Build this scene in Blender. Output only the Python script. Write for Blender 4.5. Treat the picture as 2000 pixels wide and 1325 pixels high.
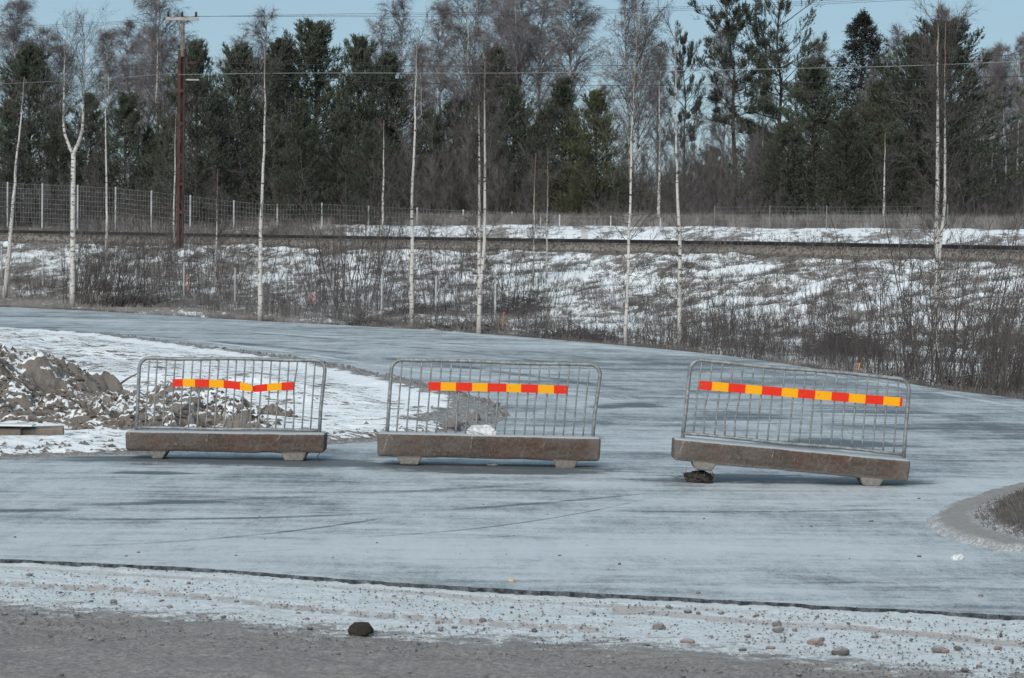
import bpy, bmesh, math, random
import numpy as np
from mathutils import Vector, Matrix
R = math.radians
random.seed(7)
rng = np.random.default_rng(7)
S = bpy.context.scene
for o in list(bpy.data.objects): bpy.data.objects.remove(o)
col = S.collection

# ------------------------------------------------------------------ camera
F = 5000.0; PITCH = math.atan(162.5/F); ROLL = 0.0135; CH = 2.0
r0 = np.array([1., 0, 0]); u0 = np.array([0, math.sin(PITCH), math.cos(PITCH)]); fw = np.array([0, math.cos(PITCH), -math.sin(PITCH)])
rt = math.cos(ROLL)*r0 + math.sin(ROLL)*u0
up = -math.sin(ROLL)*r0 + math.cos(ROLL)*u0
cd = bpy.data.cameras.new('camera'); cam = bpy.data.objects.new('camera', cd); col.objects.link(cam)
M4 = Matrix(((rt[0], up[0], -fw[0], 0), (rt[1], up[1], -fw[1], 0), (rt[2], up[2], -fw[2], CH), (0, 0, 0, 1)))
cam.matrix_world = M4
cd.sensor_width = 36; cd.lens = 36*F/2000; cd.clip_start = 0.1; cd.clip_end = 6000
cd.dof.use_dof = True; cd.dof.focus_distance = 27; cd.dof.aperture_fstop = 13
S.camera = cam
S.render.resolution_x = 1024; S.render.resolution_y = 678

# ------------------------------------------------------------------ world, sun, exposure
W = bpy.data.worlds.new("World"); S.world = W; W.use_nodes = True
nt = W.node_tree; nt.nodes.clear()
wo = nt.nodes.new('ShaderNodeOutputWorld'); bg = nt.nodes.new('ShaderNodeBackground')
sky = nt.nodes.new('ShaderNodeTexSky'); sky.sky_type = 'NISHITA'; sky.sun_disc = False
SUN_EL, SUN_AZ = R(32), R(200)
sky.sun_elevation = SUN_EL; sky.sun_rotation = SUN_AZ
sky.altitude = 0; sky.air_density = 1.0; sky.dust_density = 0.0; sky.ozone_density = 3.0
mxs = nt.nodes.new('ShaderNodeMix'); mxs.data_type = 'RGBA'; mxs.inputs[0].default_value = 0.75
mxs.inputs[7].default_value = (3.15, 4.75, 5.95, 1)      # thin even high cloud over the blue
nt.links.new(sky.outputs[0], mxs.inputs[6]); nt.links.new(mxs.outputs[2], bg.inputs[0])
bg.inputs[1].default_value = 0.075
nt.links.new(bg.outputs[0], wo.inputs[0])
sl = bpy.data.lights.new('sun', 'SUN'); sl.energy = 2.5; sl.angle = R(45); sl.color = (1, .93, .84)
so = bpy.data.objects.new('sun', sl); col.objects.link(so)
sd_ = Vector((math.sin(SUN_AZ)*math.cos(SUN_EL), math.cos(SUN_AZ)*math.cos(SUN_EL), math.sin(SUN_EL)))
so.rotation_euler = sd_.to_track_quat('Z', 'Y').to_euler()
S.view_settings.view_transform = 'Standard'; S.view_settings.look = 'None'
S.view_settings.exposure = 0.42; S.view_settings.gamma = 1.0; S.view_settings.use_curve_mapping = False

# ------------------------------------------------------------------ helpers
def ray(px, py):
    d = fw*F + rt*(px-1000) - up*(py-662.5)
    return d
def G(px, py, z=0.0):
    d = ray(px, py); t = (z-CH)/d[2]
    return d[0]*t, d[1]*t
def AT(px, py, D):
    d = ray(px, py); t = D/d[1]
    return np.array([d[0]*t, D, CH+d[2]*t])
def hor(px): return 500 + (px-1000)*ROLL

def tag(o, label=None, cat=None, group=None, kind=None):
    if label: o['label'] = label
    if cat: o['category'] = cat
    if group: o['group'] = group
    if kind: o['kind'] = kind
    return o
def link(name, me, parent=None, mats=None):
    if mats and not me.materials:
        for m in (mats if isinstance(mats, (list, tuple)) else [mats]): me.materials.append(m)
    o = bpy.data.objects.new(name, me); col.objects.link(o)
    if parent: o.parent = parent
    return o
def empty(name, loc=(0, 0, 0), rz=0, label=None, cat=None, group=None):
    o = bpy.data.objects.new(name, None); col.objects.link(o); o.location = loc; o.rotation_euler = (0, 0, rz)
    o.empty_display_size = .1
    return tag(o, label, cat, group)
def npmesh(name, V, T=None, Q=None, smooth=False, mi=None):
    me = bpy.data.meshes.new(name)
    V = np.asarray(V, np.float32)
    T = np.zeros((0, 3), np.int32) if T is None or len(T) == 0 else np.asarray(T, np.int32)
    Q = np.zeros((0, 4), np.int32) if Q is None or len(Q) == 0 else np.asarray(Q, np.int32)
    me.vertices.add(len(V)); me.vertices.foreach_set('co', V.ravel())
    nl = T.size+Q.size; me.loops.add(nl)
    me.loops.foreach_set('vertex_index', np.concatenate([T.ravel(), Q.ravel()]))
    n = len(T)+len(Q); me.polygons.add(n)
    st = np.concatenate([np.arange(len(T))*3, len(T)*3+np.arange(len(Q))*4]).astype(np.int32)
    me.polygons.foreach_set('loop_start', st)
    me.polygons.foreach_set('use_smooth', np.full(n, smooth))
    if mi is not None: me.polygons.foreach_set('material_index', np.asarray(mi, np.int32))
    me.update(calc_edges=True)
    return me
class Geo:
    """collects tubes, cones, triangles and quads in numpy"""
    def __init__(s): s.V = []; s.T = []; s.Q = []; s.n = 0
    def frusta(s, A, B, ra, rb, k=3):
        A = np.atleast_2d(A).astype(float); B = np.atleast_2d(B).astype(float); m = len(A)
        if m == 0: return
        ra = np.broadcast_to(ra, (m,)); rb = np.broadcast_to(rb, (m,))
        d = B-A; d /= np.linalg.norm(d, axis=1, keepdims=True)+1e-9
        ref = np.where(np.abs(d[:, 2:3]) > .9, np.array([[1., 0, 0]]), np.array([[0, 0, 1.]]))
        e1 = np.cross(d, ref); e1 /= np.linalg.norm(e1, axis=1, keepdims=True)+1e-9; e2 = np.cross(d, e1)
        ang = np.arange(k)*2*math.pi/k
        c = np.cos(ang)[None, :, None]; sn = np.sin(ang)[None, :, None]
        off = e1[:, None, :]*c+e2[:, None, :]*sn
        VA = A[:, None, :]+off*ra[:, None, None]; VB = B[:, None, :]+off*rb[:, None, None]
        V = np.concatenate([VA, VB], 1).reshape(-1, 3)
        base = (np.arange(m)*2*k)[:, None]+s.n; i = np.arange(k)[None]; j = (i+1) % k
        s.Q.append(np.stack([base+i, base+j, base+k+j, base+k+i], -1).reshape(-1, 4))
        s.V.append(V); s.n += len(V)
    def cones(s, A, B, ra, k=3):
        A = np.atleast_2d(A).astype(float); B = np.atleast_2d(B).astype(float); m = len(A)
        if m == 0: return
        ra = np.broadcast_to(ra, (m,))
        d = B-A; d /= np.linalg.norm(d, axis=1, keepdims=True)+1e-9
        ref = np.where(np.abs(d[:, 2:3]) > .9, np.array([[1., 0, 0]]), np.array([[0, 0, 1.]]))
        e1 = np.cross(d, ref); e1 /= np.linalg.norm(e1, axis=1, keepdims=True)+1e-9; e2 = np.cross(d, e1)
        ang = np.arange(k)*2*math.pi/k
        off = e1[:, None, :]*np.cos(ang)[None, :, None]+e2[:, None, :]*np.sin(ang)[None, :, None]
        V = np.concatenate([A[:, None, :]+off*ra[:, None, None], B[:, None, :]], 1).reshape(-1, 3)
        base = (np.arange(m)*(k+1))[:, None]+s.n; i = np.arange(k)[None]; j = (i+1) % k
        s.T.append(np.stack([base+i, base+j, base+k+0*i], -1).reshape(-1, 3))
        s.V.append(V); s.n += len(V)
    def tris(s, A, B, C):
        m = len(A); V = np.stack([A, B, C], 1).reshape(-1, 3)
        s.T.append(np.arange(m*3).reshape(-1, 3)+s.n); s.V.append(V); s.n += len(V)
    def tube(s, pts, rad, k=6, caps=True):
        """smooth continuous tube along a polyline"""
        P = np.asarray(pts, float); m = len(P); rad = np.broadcast_to(rad, (m,))
        t = np.gradient(P, axis=0); t /= np.linalg.norm(t, axis=1, keepdims=True)+1e-9
        ref = np.array([0, 1., 0]) if abs(t[0][1]) < .8 else np.array([1., 0, 0])
        e1 = np.cross(t, ref); e1 /= np.linalg.norm(e1, axis=1, keepdims=True)+1e-9; e2 = np.cross(t, e1)
        ang = np.arange(k)*2*math.pi/k
        V = (P[:, None]+(e1[:, None]*np.cos(ang)[None, :, None]+e2[:, None]*np.sin(ang)[None, :, None])*rad[:, None, None]).reshape(-1, 3)
        b = (np.arange(m-1)*k)[:, None]+s.n; i = np.arange(k)[None]; j = (i+1) % k
        s.Q.append(np.stack([b+i, b+j, b+k+j, b+k+i], -1).reshape(-1, 4))
        s.V.append(V)
        if caps:
            for e, o in ((0, 1), (m-1, -1)):
                c = s.n+m*k+(0 if e == 0 else 1)
                ii = np.arange(k); a = s.n+e*k+ii; bb = s.n+e*k+(ii+1) % k
                s.T.append(np.stack([bb, a, np.full(k, c)] if e == 0 else [a, bb, np.full(k, c)], -1))
            s.V.append(P[[0, -1]]); s.n += m*k+2
        else: s.n += m*k
    def box(s, c, sz, rot=None):
        x, y, z = np.array(sz)/2
        V = np.array([[-x,-y,-z],[x,-y,-z],[x,y,-z],[-x,y,-z],[-x,-y,z],[x,-y,z],[x,y,z],[-x,y,z]])
        if rot is not None: V = V@np.array(rot).T
        s.V.append(V+np.array(c)); q = np.array([[0,3,2,1],[4,5,6,7],[0,1,5,4],[1,2,6,5],[2,3,7,6],[3,0,4,7]])
        s.Q.append(q+s.n); s.n += 8
    def mesh(s, name, smooth=False):
        return npmesh(name, np.concatenate(s.V), np.concatenate(s.T) if s.T else None, np.concatenate(s.Q) if s.Q else None, smooth)

# numpy noise
def _h(ix, iy, seed):
    n = (ix.astype(np.int64)*374761393 + iy.astype(np.int64)*668265263 + seed*2147483647) & 0xffffffff
    n = ((n ^ (n >> 13))*1274126177) & 0xffffffff
    return ((n ^ (n >> 16)) & 0xffffff)/float(0xffffff)
def vn(x, y, seed=0):
    x = np.asarray(x, float); y = np.asarray(y, float)
    ix = np.floor(x); iy = np.floor(y); fx = x-ix; fy = y-iy
    fx = fx*fx*(3-2*fx); fy = fy*fy*(3-2*fy)
    a = _h(ix, iy, seed); b = _h(ix+1, iy, seed); c = _h(ix, iy+1, seed); d = _h(ix+1, iy+1, seed)
    return (a*(1-fx)+b*fx)*(1-fy)+(c*(1-fx)+d*fx)*fy
def fbm(x, y, o=4, seed=0):
    r = 0; a = .5; t = 0
    for i in range(o):
        r = r+a*vn(x*2**i+i*17.3, y*2**i+i*9.1, seed+i); t += a; a *= .5
    return r/t
def worley(x, y, seed=0):
    x = np.asarray(x, float); y = np.asarray(y, float)
    ix = np.floor(x); iy = np.floor(y); best = np.full(x.shape, 9.); cid = np.zeros(x.shape)
    for dx in (-1, 0, 1):
        for dy in (-1, 0, 1):
            jx = ix+dx; jy = iy+dy
            px_ = jx+_h(jx, jy, seed); py_ = jy+_h(jx, jy, seed+5)
            d = np.hypot(px_-x, py_-y); m = d < best
            best = np.where(m, d, best); cid = np.where(m, _h(jx, jy, seed+9), cid)
    return best, cid
def sstep(a, b, x):
    t = np.clip((x-a)/(b-a), 0, 1); return t*t*(3-2*t)
def poly_sd(x, y, P):
    """signed distance, positive inside polygon"""
    P = np.asarray(P, float); d = np.full(x.shape, 1e9); ins = np.zeros(x.shape, bool)
    for i in range(len(P)):
        a = P[i]; b = P[(i+1) % len(P)]; e = b-a
        t = np.clip(((x-a[0])*e[0]+(y-a[1])*e[1])/(e@e+1e-12), 0, 1)
        d = np.minimum(d, np.hypot(x-a[0]-t*e[0], y-a[1]-t*e[1]))
        c = ((a[1] > y) != (b[1] > y)) & (x < (b[0]-a[0])*(y-a[1])/(b[1]-a[1]+1e-12)+a[0])
        ins ^= c
    return np.where(ins, d, -d)
def smooth_line(pts, n):
    """Catmull-Rom resample"""
    P = np.asarray(pts, float); P = np.vstack([2*P[0]-P[1], P, 2*P[-1]-P[-2]]); out = []
    m = len(P)-3
    for u in np.linspace(0, m-1e-6, n):
        i = int(u); t = u-i; p0, p1, p2, p3 = P[i:i+4]
        out.append(.5*((2*p1)+(-p0+p2)*t+(2*p0-5*p1+4*p2-p3)*t*t+(-p0+3*p1-3*p2+p3)*t**3))
    return np.array(out)

# ------------------------------------------------------------------ materials
class NM:
    def __init__(s, name):
        s.m = bpy.data.materials.new(name); s.m.use_nodes = True; s.t = s.m.node_tree; s.N = s.t.nodes
        s.b = s.N['Principled BSDF']; s.b.inputs['Specular IOR Level'].default_value = .25; s.b.inputs['Roughness'].default_value = .85
        s.tc = None
    def pos(s, kind='world'):
        if kind == 'world':
            g = s.N.new('ShaderNodeNewGeometry'); return g.outputs['Position']
        t = s.N.new('ShaderNodeTexCoord'); return t.outputs['Object']
    def L(s, a, b): s.t.links.new(a, b)
    def mapping(s, v, scale=(1, 1, 1), rot=(0, 0, 0), loc=(0, 0, 0)):
        n = s.N.new('ShaderNodeMapping'); n.inputs['Scale'].default_value = scale; n.inputs['Rotation'].default_value = rot; n.inputs['Location'].default_value = loc
        s.L(v, n.inputs['Vector']); return n.outputs[0]
    def noise(s, v, scale=1, detail=4, rough=.55, dist=0):
        n = s.N.new('ShaderNodeTexNoise'); n.inputs['Scale'].default_value = scale; n.inputs['Detail'].default_value = detail
        n.inputs['Roughness'].default_value = rough; n.inputs['Distortion'].default_value = dist; s.L(v, n.inputs['Vector']); return n.outputs['Fac']
    def vor(s, v, scale=1):
        n = s.N.new('ShaderNodeTexVoronoi'); n.inputs['Scale'].default_value = scale; s.L(v, n.inputs['Vector']); return n.outputs['Distance']
    def math(s, op, a, b=None, clamp=False):
        n = s.N.new('ShaderNodeMath'); n.operation = op; n.use_clamp = clamp
        for i, x in enumerate((a, b)):
            if x is None: continue
            if isinstance(x, (int, float)): n.inputs[i].default_value = x
            else: s.L(x, n.inputs[i])
        return n.outputs[0]
    def step(s, x, a, b):
        n = s.N.new('ShaderNodeMapRange'); n.interpolation_type = 'SMOOTHSTEP'
        n.inputs['From Min'].default_value = a; n.inputs['From Max'].default_value = b; s.L(x, n.inputs['Value']); return n.outputs[0]
    def mix(s, f, a, b):
        n = s.N.new('ShaderNodeMix'); n.data_type = 'RGBA'
        if isinstance(f, (int, float)): n.inputs[0].default_value = f
        else: s.L(f, n.inputs[0])
        for i, x in ((6, a), (7, b)):
            if isinstance(x, tuple): n.inputs[i].default_value = (*x, 1)
            else: s.L(x, n.inputs[i])
        return n.outputs[2]
    def attr(s, name):
        n = s.N.new('ShaderNodeAttribute'); n.attribute_name = name; return n.outputs['Fac']
    def sep(s, v):
        n = s.N.new('ShaderNodeSeparateXYZ'); s.L(v, n.inputs[0]); return n.outputs
    def nz(s):
        g = s.N.new('ShaderNodeNewGeometry'); return s.sep(g.outputs['Normal'])[2]
    def bump(s, h, strength=.5, dist=.02):
        n = s.N.new('ShaderNodeBump'); n.inputs['Strength'].default_value = strength; n.inputs['Distance'].default_value = dist
        s.L(h, n.inputs['Height']); s.L(n.outputs[0], s.b.inputs['Normal'])
    def out(s, c, rough=None):
        if isinstance(c, tuple): s.b.inputs['Base Color'].default_value = (*c, 1)
        else: s.L(c, s.b.inputs['Base Color'])
        if rough is not None: s.b.inputs['Roughness'].default_value = rough
        return s.m
def mottled(name, a, b, scale=6, rough=.85, kind='object', detail=4, bump=0):
    k = NM(name); v = k.pos(kind); n = k.noise(v, scale, detail)
    if bump: k.bump(n, bump, .01)
    return k.out(k.mix(k.step(n, .35, .65), a, b), rough)
def per_object(k, c, amt=.25):
    oi = k.N.new('ShaderNodeObjectInfo'); v = k.math('MULTIPLY_ADD', oi.outputs['Random'], amt*2)
    k.t.nodes[-1].inputs[2].default_value = 1-amt
    n = k.N.new('ShaderNodeMix'); n.data_type = 'RGBA'; n.blend_type = 'MULTIPLY'; n.inputs[0].default_value = 1
    k.L(c, n.inputs[6]); k.L(v, n.inputs[7]); return n.outputs[2]

SNOW = (.78, .80, .81)
def mat_snowy(name, kind):
    k = NM(name); v = k.pos()
    if kind == 'bank':       # embankment: snow with dry grass and soil
        n1 = k.noise(k.mapping(v, (1, .55, 1)), .55, 5, .65); n2 = k.noise(k.mapping(v, (1, .5, 1)), 3.2, 4, .65); n3 = k.noise(v, 14, 3)
        f = k.math('ADD', k.math('MULTIPLY', n1, .50), k.math('ADD', k.math('MULTIPLY', n2, .30), k.math('MULTIPLY', n3, .20)))
        dark = k.mix(n3, (.12, .108, .096), (.30, .275, .25))
        a = k.attr('bare')
        f = k.math('ADD', f, a)
        c = k.mix(k.step(f, .497, .54), SNOW, dark)
        k.bump(f, .5, .15)
        return k.out(c, .9)
def haze_col(c, f=0): return c
M = {}
M['bank'] = mat_snowy('snowy_bank', 'bank')
M['bark_birch'] = None
def birch_bark():
    k = NM('birch_bark'); v = k.pos('object')
    band = k.noise(k.mapping(v, (3, 3, 9)), 1.6, 3, .7); sm = k.noise(k.mapping(v, (8, 8, 28)), 1, 2, .6)
    big = k.noise(v, .7, 2)
    f = k.math('ADD', k.math('MULTIPLY', band, .7), k.math('MULTIPLY', sm, .3))
    c = k.mix(k.step(f, .545, .60), k.mix(big, (.58, .56, .53), (.42, .395, .37)), (.045, .04, .037))
    z = k.sep(v)[2]; t = k.attr('thin')
    c = k.mix(k.step(t, .35, .9), c, (.24, .165, .13))
    c = k.mix(k.step(z, .9, .0), c, k.mix(sm, (.42, .40, .38), (.16, .145, .13)))
    return k.out(c, .8)
M['bark_birch'] = birch_bark()
M['twig_birch'] = mottled('birch_twigs', (.105, .093, .095), (.21, .192, .195), 1.2)
M['twig_dark'] = mottled('dark_twigs', (.052, .045, .043), (.105, .093, .089), 2.0)
M['twig_grey'] = mottled('grey_twigs', (.062, .056, .056), (.155, .143, .142), 1.3)
M['bark_pine'] = mottled('pine_bark', (.038, .031, .028), (.075, .058, .048), 5)
def needles(name, a, b, c_):
    k = NM(name); v = k.pos('object'); n = k.noise(v, .9, 3, .6); n2 = k.noise(v, 4.5, 3, .7)
    c = k.mix(k.step(n, .35, .65), a, b); c = k.mix(k.step(n2, .46, .66), c, c_)
    return k.out(per_object(k, c, .2), .7)
M['needle_pine'] = needles('pine_needles', (.042, .055, .040), (.068, .080, .058), (.125, .138, .10))
M['needle_olive'] = needles('olive_pine_needles', (.046, .058, .030), (.075, .086, .042), (.15, .15, .075))
M['needle_dark'] = needles('spruce_needles', (.016, .018, .016), (.026, .028, .024), (.042, .045, .037))
M['galv'] = mottled('galvanised_steel', (.17, .18, .182), (.29, .30, .30), 22, .55); M['galv'].node_tree.nodes['Principled BSDF'].inputs['Metallic'].default_value = .35
M['wire'] = NM('fence_wire').out((.30, .31, .32), .6)
M['post'] = mottled('galvanised_post', (.34, .36, .37), (.46, .48, .49), 4, .7)
M['cable'] = NM('dark_cable').out((.045, .045, .05), .7)
M['cable_l'] = NM('bare_aluminium_cable').out((.28, .29, .30), .5)
M['rail'] = NM('rusty_rail_steel').out((.018, .017, .018), .6)
M['ballast'] = mottled('railway_ballast', (.12, .105, .095), (.25, .225, .205), 9, .95, 'world', 4, .8)
M['sleeper'] = mottled('concrete_sleeper', (.10, .09, .085), (.2, .19, .18), 6)
M['polerust'] = mottled('red_brown_painted_steel', (.048, .024, .020), (.085, .040, .032), 3)
M['poledark'] = NM('dark_pole_gap').out((.02, .017, .016))
M['polegrey'] = mottled('weathered_grey_pole', (.10, .095, .085), (.19, .175, .155), 5)
M['arm'] = mottled('pale_steel_crossarm', (.30, .28, .26), (.42, .40, .38), 6)
M['ceram'] = NM('dark_brown_ceramic').out((.03, .02, .02), .3)
def sheeting(name, c):
    k = NM(name); v = k.pos('object'); n = k.noise(k.mapping(v, (3, 1, 9)), 3, 5, .7); n2 = k.noise(k.mapping(v, (9, 1, 30)), 4, 3, .7)
    q = k.mix(k.math('MULTIPLY', k.step(n, .45, .75), .28), c, tuple(x*.55+.06 for x in c)); q = k.mix(k.math('MULTIPLY', k.step(n2, .66, .74), .7), q, (.42, .38, .34))
    k.b.inputs['Specular IOR Level'].default_value = .12; return k.out(q, .6)
M['red'] = sheeting('red_reflective_sheeting', (.66, .030, .012))
M['yel'] = sheeting('yellow_reflective_sheeting', (.80, .355, .006))
M['signw'] = NM('white_sign_enamel').out((.62, .63, .63), .4)
M['signr'] = NM('red_sign_print').out((.52, .04, .05), .4)
M['black'] = NM('black_print').out((.04, .035, .035), .5)
M['orange'] = mottled('faded_orange_paint', (.55, .18, .06), (.62, .30, .10), 4)
M['wood'] = mottled('weathered_wood', (.11, .09, .075), (.20, .17, .145), 5)
M['plastic'] = mottled('white_plastic_film', (.40, .41, .42), (.62, .63, .64), 14, .4)
M['grass'] = mottled('dry_frosty_grass', (.115, .107, .10), (.29, .28, .272), .8, .95, 'world')
M['grassdark'] = mottled('dull_dry_grass', (.075, .068, .062), (.17, .158, .148), .9, .95, 'world')
def mstone(name, a, b):
    k = NM(name); v = k.pos('object'); n = k.noise(v, 3, 5); c = k.mix(n, a, b)
    c = k.mix(k.math('MULTIPLY', k.step(k.nz(), .6, .95), .45), c, (.5, .53, .56)); k.bump(n, .6, .02)
    return k.out(c, .9)
M['stone'] = mstone('grey_stone', (.12, .11, .105), (.22, .205, .195))
M['stone_d'] = mstone('dark_stone', (.07, .065, .062), (.15, .14, .13))
M['stone_r'] = mstone('reddish_stone', (.17, .12, .105), (.27, .20, .18))
M['stone_t'] = NM('tan_stone').out((.55, .40, .27), .8)
k = NM('mossy_dark_stone'); n = k.noise(k.pos('object'), 4, 5); k.bump(n, .8, .03)
M['moss'] = k.out(k.mix(n, (.018, .015, .013), (.06, .05, .04)), .95)

def concrete(name):
    k = NM(name); v = k.pos('object'); x, y, z = k.sep(v)[:3]
    n1 = k.noise(k.mapping(v, (1.2, 1, 3)), 2.2, 5, .65); n2 = k.noise(v, 30, 4, .7); n3 = k.noise(k.mapping(v, (1, 1, .5)), 9, 4, .75, 1.2)
    c = k.mix(k.step(n1, .38, .62), (.066, .048, .040), (.10, .086, .077))
    c = k.mix(k.math('MULTIPLY', k.step(k.noise(k.mapping(v, (1, 1, .4)), 3.1, 3), .52, .66), .42), c, (.10, .052, .040))   # rust bleed
    edge = k.step(k.math('ADD', k.math('ABSOLUTE', x), k.math('MULTIPLY', n3, .12)), .93, 1.1)
    c = k.mix(k.math('MULTIPLY', edge, .5), c, (.17, .15, .135))
    foot = k.step(k.math('ADD', z, k.math('MULTIPLY', n1, .05)), .125, .085)
    c = k.mix(foot, c, k.mix(n3, (.17, .16, .145), (.38, .36, .33)))
    c = k.mix(k.math('MULTIPLY', k.step(n3, .61, .68), .75), c, (.30, .27, .25))
    c = k.mix(k.math('MULTIPLY', k.step(k.vor(v, 42), .15, .08), .5), c, (.05, .045, .04))
    c = k.mix(k.math('MULTIPLY', k.step(n2, .4, .7), .45), c, (.16, .143, .13)); c = k.mix(k.math('MULTIPLY', k.step(k.noise(k.mapping(v, (2.5, 1, 1.5)), 5, 5, .75), .55, .68), .6), c, (.045, .037, .032))
    fr = k.math('MULTIPLY', k.step(k.math('ADD', k.nz(), k.math('MULTIPLY', n2, .3)), .62, 1.05), .75)
    c = k.mix(fr, c, (.50, .53, .55))
    k.bump(k.math('ADD', n2, k.math('MULTIPLY', n3, 1.5)), .9, .012)
    return k.out(c, .9)
M['conc'] = concrete('stained_precast_concrete')

# road: frost streaks, tyre arcs and bare patches, contact shade painted in under the barriers
def mat_road():
    k = NM('frosted_asphalt'); v = k.pos(); x, y, z = k.sep(v)[:3]
    warp = k.noise(v, .25, 2)
    big = k.noise(k.mapping(v, (.10, .16, 1), (0, 0, R(-10))), 1, 4, .55, .6)
    mid = k.noise(k.mapping(v, (.45, 1.0, 1), (0, 0, R(-7))), 1.0, 5, .6, .8)
    strk = k.noise(k.mapping(v, (.7, 3.6, 1), (0, 0, R(-5))), 1.3, 7, .72)
    fine = k.math('ADD', k.math('MULTIPLY', k.noise(v, 60, 2, .8), .6), k.math('MULTIPLY', k.noise(k.mapping(v, (1, .5, 1)), 17, 3, .75), .4))
    f = k.math('ADD', k.math('ADD', k.math('MULTIPLY', big, .9), k.math('MULTIPLY', k.math('ADD', mid, -.18), 1.15)), k.math('MULTIPLY', k.math('ADD', strk, -.27), 1.1))
    f = k.math('ADD', f, -1.05)
    f = k.math('ADD', f, k.math('MULTIPLY', k.math('ADD', k.noise(k.mapping(v, (5.0, 1.1, 1), (0, 0, R(12))), 1.0, 6, .75), -.5), .60))
    f = k.math('ADD', f, k.math('MULTIPLY', k.math('ADD', k.noise(k.mapping(v, (1.6, .35, 1), (0, 0, R(-30))), 1.0, 4, .6), -.5), .45))
    # less frost where the traffic swept the far carriageway
    far = k.step(y, 19.5, 27.5)
    f = k.math('SUBTRACT', f, k.math('MULTIPLY', far, .10))
    f = k.math('ADD', f, .52)
    wl = k.math('MULTIPLY_ADD', warp, .9); k.t.nodes[-1].inputs[2].default_value = -.45
    def arc(pts, w, amt, soft=.5):
        """dark (amt<0) or light tyre arc x = a+b*y+c*y^2 through three pixels, or y(x) when flat"""
        nonlocal f
        P = [G(*p) for p in pts]
        A = np.array([[1, p[0], p[0]**2] for p in P]); a, b, c = np.linalg.solve(A, [p[1] for p in P])
        q = k.math('ADD', k.math('MULTIPLY', x, float(b)), k.math('MULTIPLY', k.math('MULTIPLY', x, x), float(c)))
        d = k.math('ABSOLUTE', k.math('ADD', k.math('SUBTRACT', k.math('ADD', y, k.math('MULTIPLY', wl, w*1.5)), q), -float(a)))
        s_ = k.step(d, w, w*soft)
        # fade at the ends
        x0, x1 = min(p[0] for p in P), max(p[0] for p in P); xm, xh = (x0+x1)/2, (x1-x0)/2
        e = k.step(k.math('ABSOLUTE', k.math('ADD', x, -xm)), xh, xh*.6)
        s_ = k.math('MULTIPLY', s_, k.math('MULTIPLY', e, k.step(k.noise(k.mapping(v, (.5, .5, 1)), 1.0, 3), .36, .56)))
        f = k.math('ADD', f, k.math('MULTIPLY', s_, amt))
    arc([(0, 1012), (800, 1000), (1350, 955)], .11, -.5, .2)
    arc([(0, 990), (500, 975), (1250, 930)], .2, -.3, .2)
    arc([(0, 1065), (500, 1045), (900, 985)], .08, -.4, .3)
    arc([(650, 1050), (950, 1030), (1300, 965)], .05, -.4, .3)
    arc([(1300, 1140), (1500, 1141), (1750, 1138)], .12, -.35, .1)
    arc([(1650, 1163), (1850, 1172), (2100, 1186)], .035, -.55, .3)
    arc([(350, 1085), (600, 1072), (1100, 1040)], .03, -.3, .3)
    arc([(250, 978), (450, 982), (720, 985)], .2, -.4, .1)
    arc([(-100, 1000), (50, 997), (180, 995)], .22, -.5, .1)
    arc([(1180, 998), (1500, 1000), (1850, 990)], .1, -.3, .1)
    for dy in (5, 14, 31):      # far carriageway streaks along the bend
        arc([(-100, 612+dy*.9), (800, 655+dy*1.6), (1500, 730+dy*2.3)], .16+.02*dy, (-.34 if dy % 2 else -.26), .2)
    arc([(-100, 620), (700, 662), (1300, 705)], .5, .28, .1)
    arc([(500, 690), (1000, 750), (1300, 800)], .5, .3, .1)
    arc([(-50, 643), (400, 668), (780, 722)], .35, .7, .3)
    arc([(1000, 790), (1200, 770), (1300, 800)], .15, .5, .2)
    arc([(300, 621), (1000, 660), (1500, 712)], .9, .35, .1)
    arc([(1500, 716), (1800, 762), (2100, 815)], .7, .40, .1)
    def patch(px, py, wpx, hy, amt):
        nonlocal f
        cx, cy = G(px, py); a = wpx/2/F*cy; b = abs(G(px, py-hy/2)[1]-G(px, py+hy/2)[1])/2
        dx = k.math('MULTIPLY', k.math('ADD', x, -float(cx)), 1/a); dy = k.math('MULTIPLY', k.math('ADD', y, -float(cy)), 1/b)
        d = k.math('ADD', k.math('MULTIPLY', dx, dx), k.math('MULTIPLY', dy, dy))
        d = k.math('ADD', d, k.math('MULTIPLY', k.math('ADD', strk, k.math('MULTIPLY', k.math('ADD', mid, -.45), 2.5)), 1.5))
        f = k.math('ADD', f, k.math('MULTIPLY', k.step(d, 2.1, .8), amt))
    patch(300, 924, 170, 9, -1.0); patch(1210, 793, 190, 11, -.7); patch(440, 903, 620, 26, -.75); patch(960, 916, 620, 24, -.75); patch(820, 880, 260, 14, -.4)  # wide dark ones under left and middle barrier: wet asphalt plus painted contact shade
    patch(1560, 938, 600, 26, -.7); patch(1620, 868, 420, 22, -.45); patch(1450, 815, 240, 22, -.3); patch(1250, 1010, 900, 20, .12)  # likewise wet asphalt with contact shade painted in beneath the right barrier
    patch(1650, 990, 260, 14, -.25); patch(1900, 830, 400, 60, -.15); patch(640, 1070, 1300, 60, .2); patch(1500, 1060, 900, 70, .2)
    patch(1150, 945, 300, 18, .3); patch(1900, 940, 300, 14, .3); patch(1700, 800, 260, 20, -.2); patch(1350, 850, 300, 20, .15); patch(1500, 830, 200, 26, .2)
    fs = k.math('ADD', f, k.math('MULTIPLY', k.math('ADD', fine, -.5), 1.5))
    fac = k.step(fs, .0, .72)
    asp = k.mix(k.step(k.noise(v, 70, 2), .4, .7), (.085, .095, .10), (.16, .175, .185))
    c = k.mix(fac, asp, k.mix(k.step(fs, .5, 1.3), (.48, .51, .52), (.60, .63, .635)))
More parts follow.
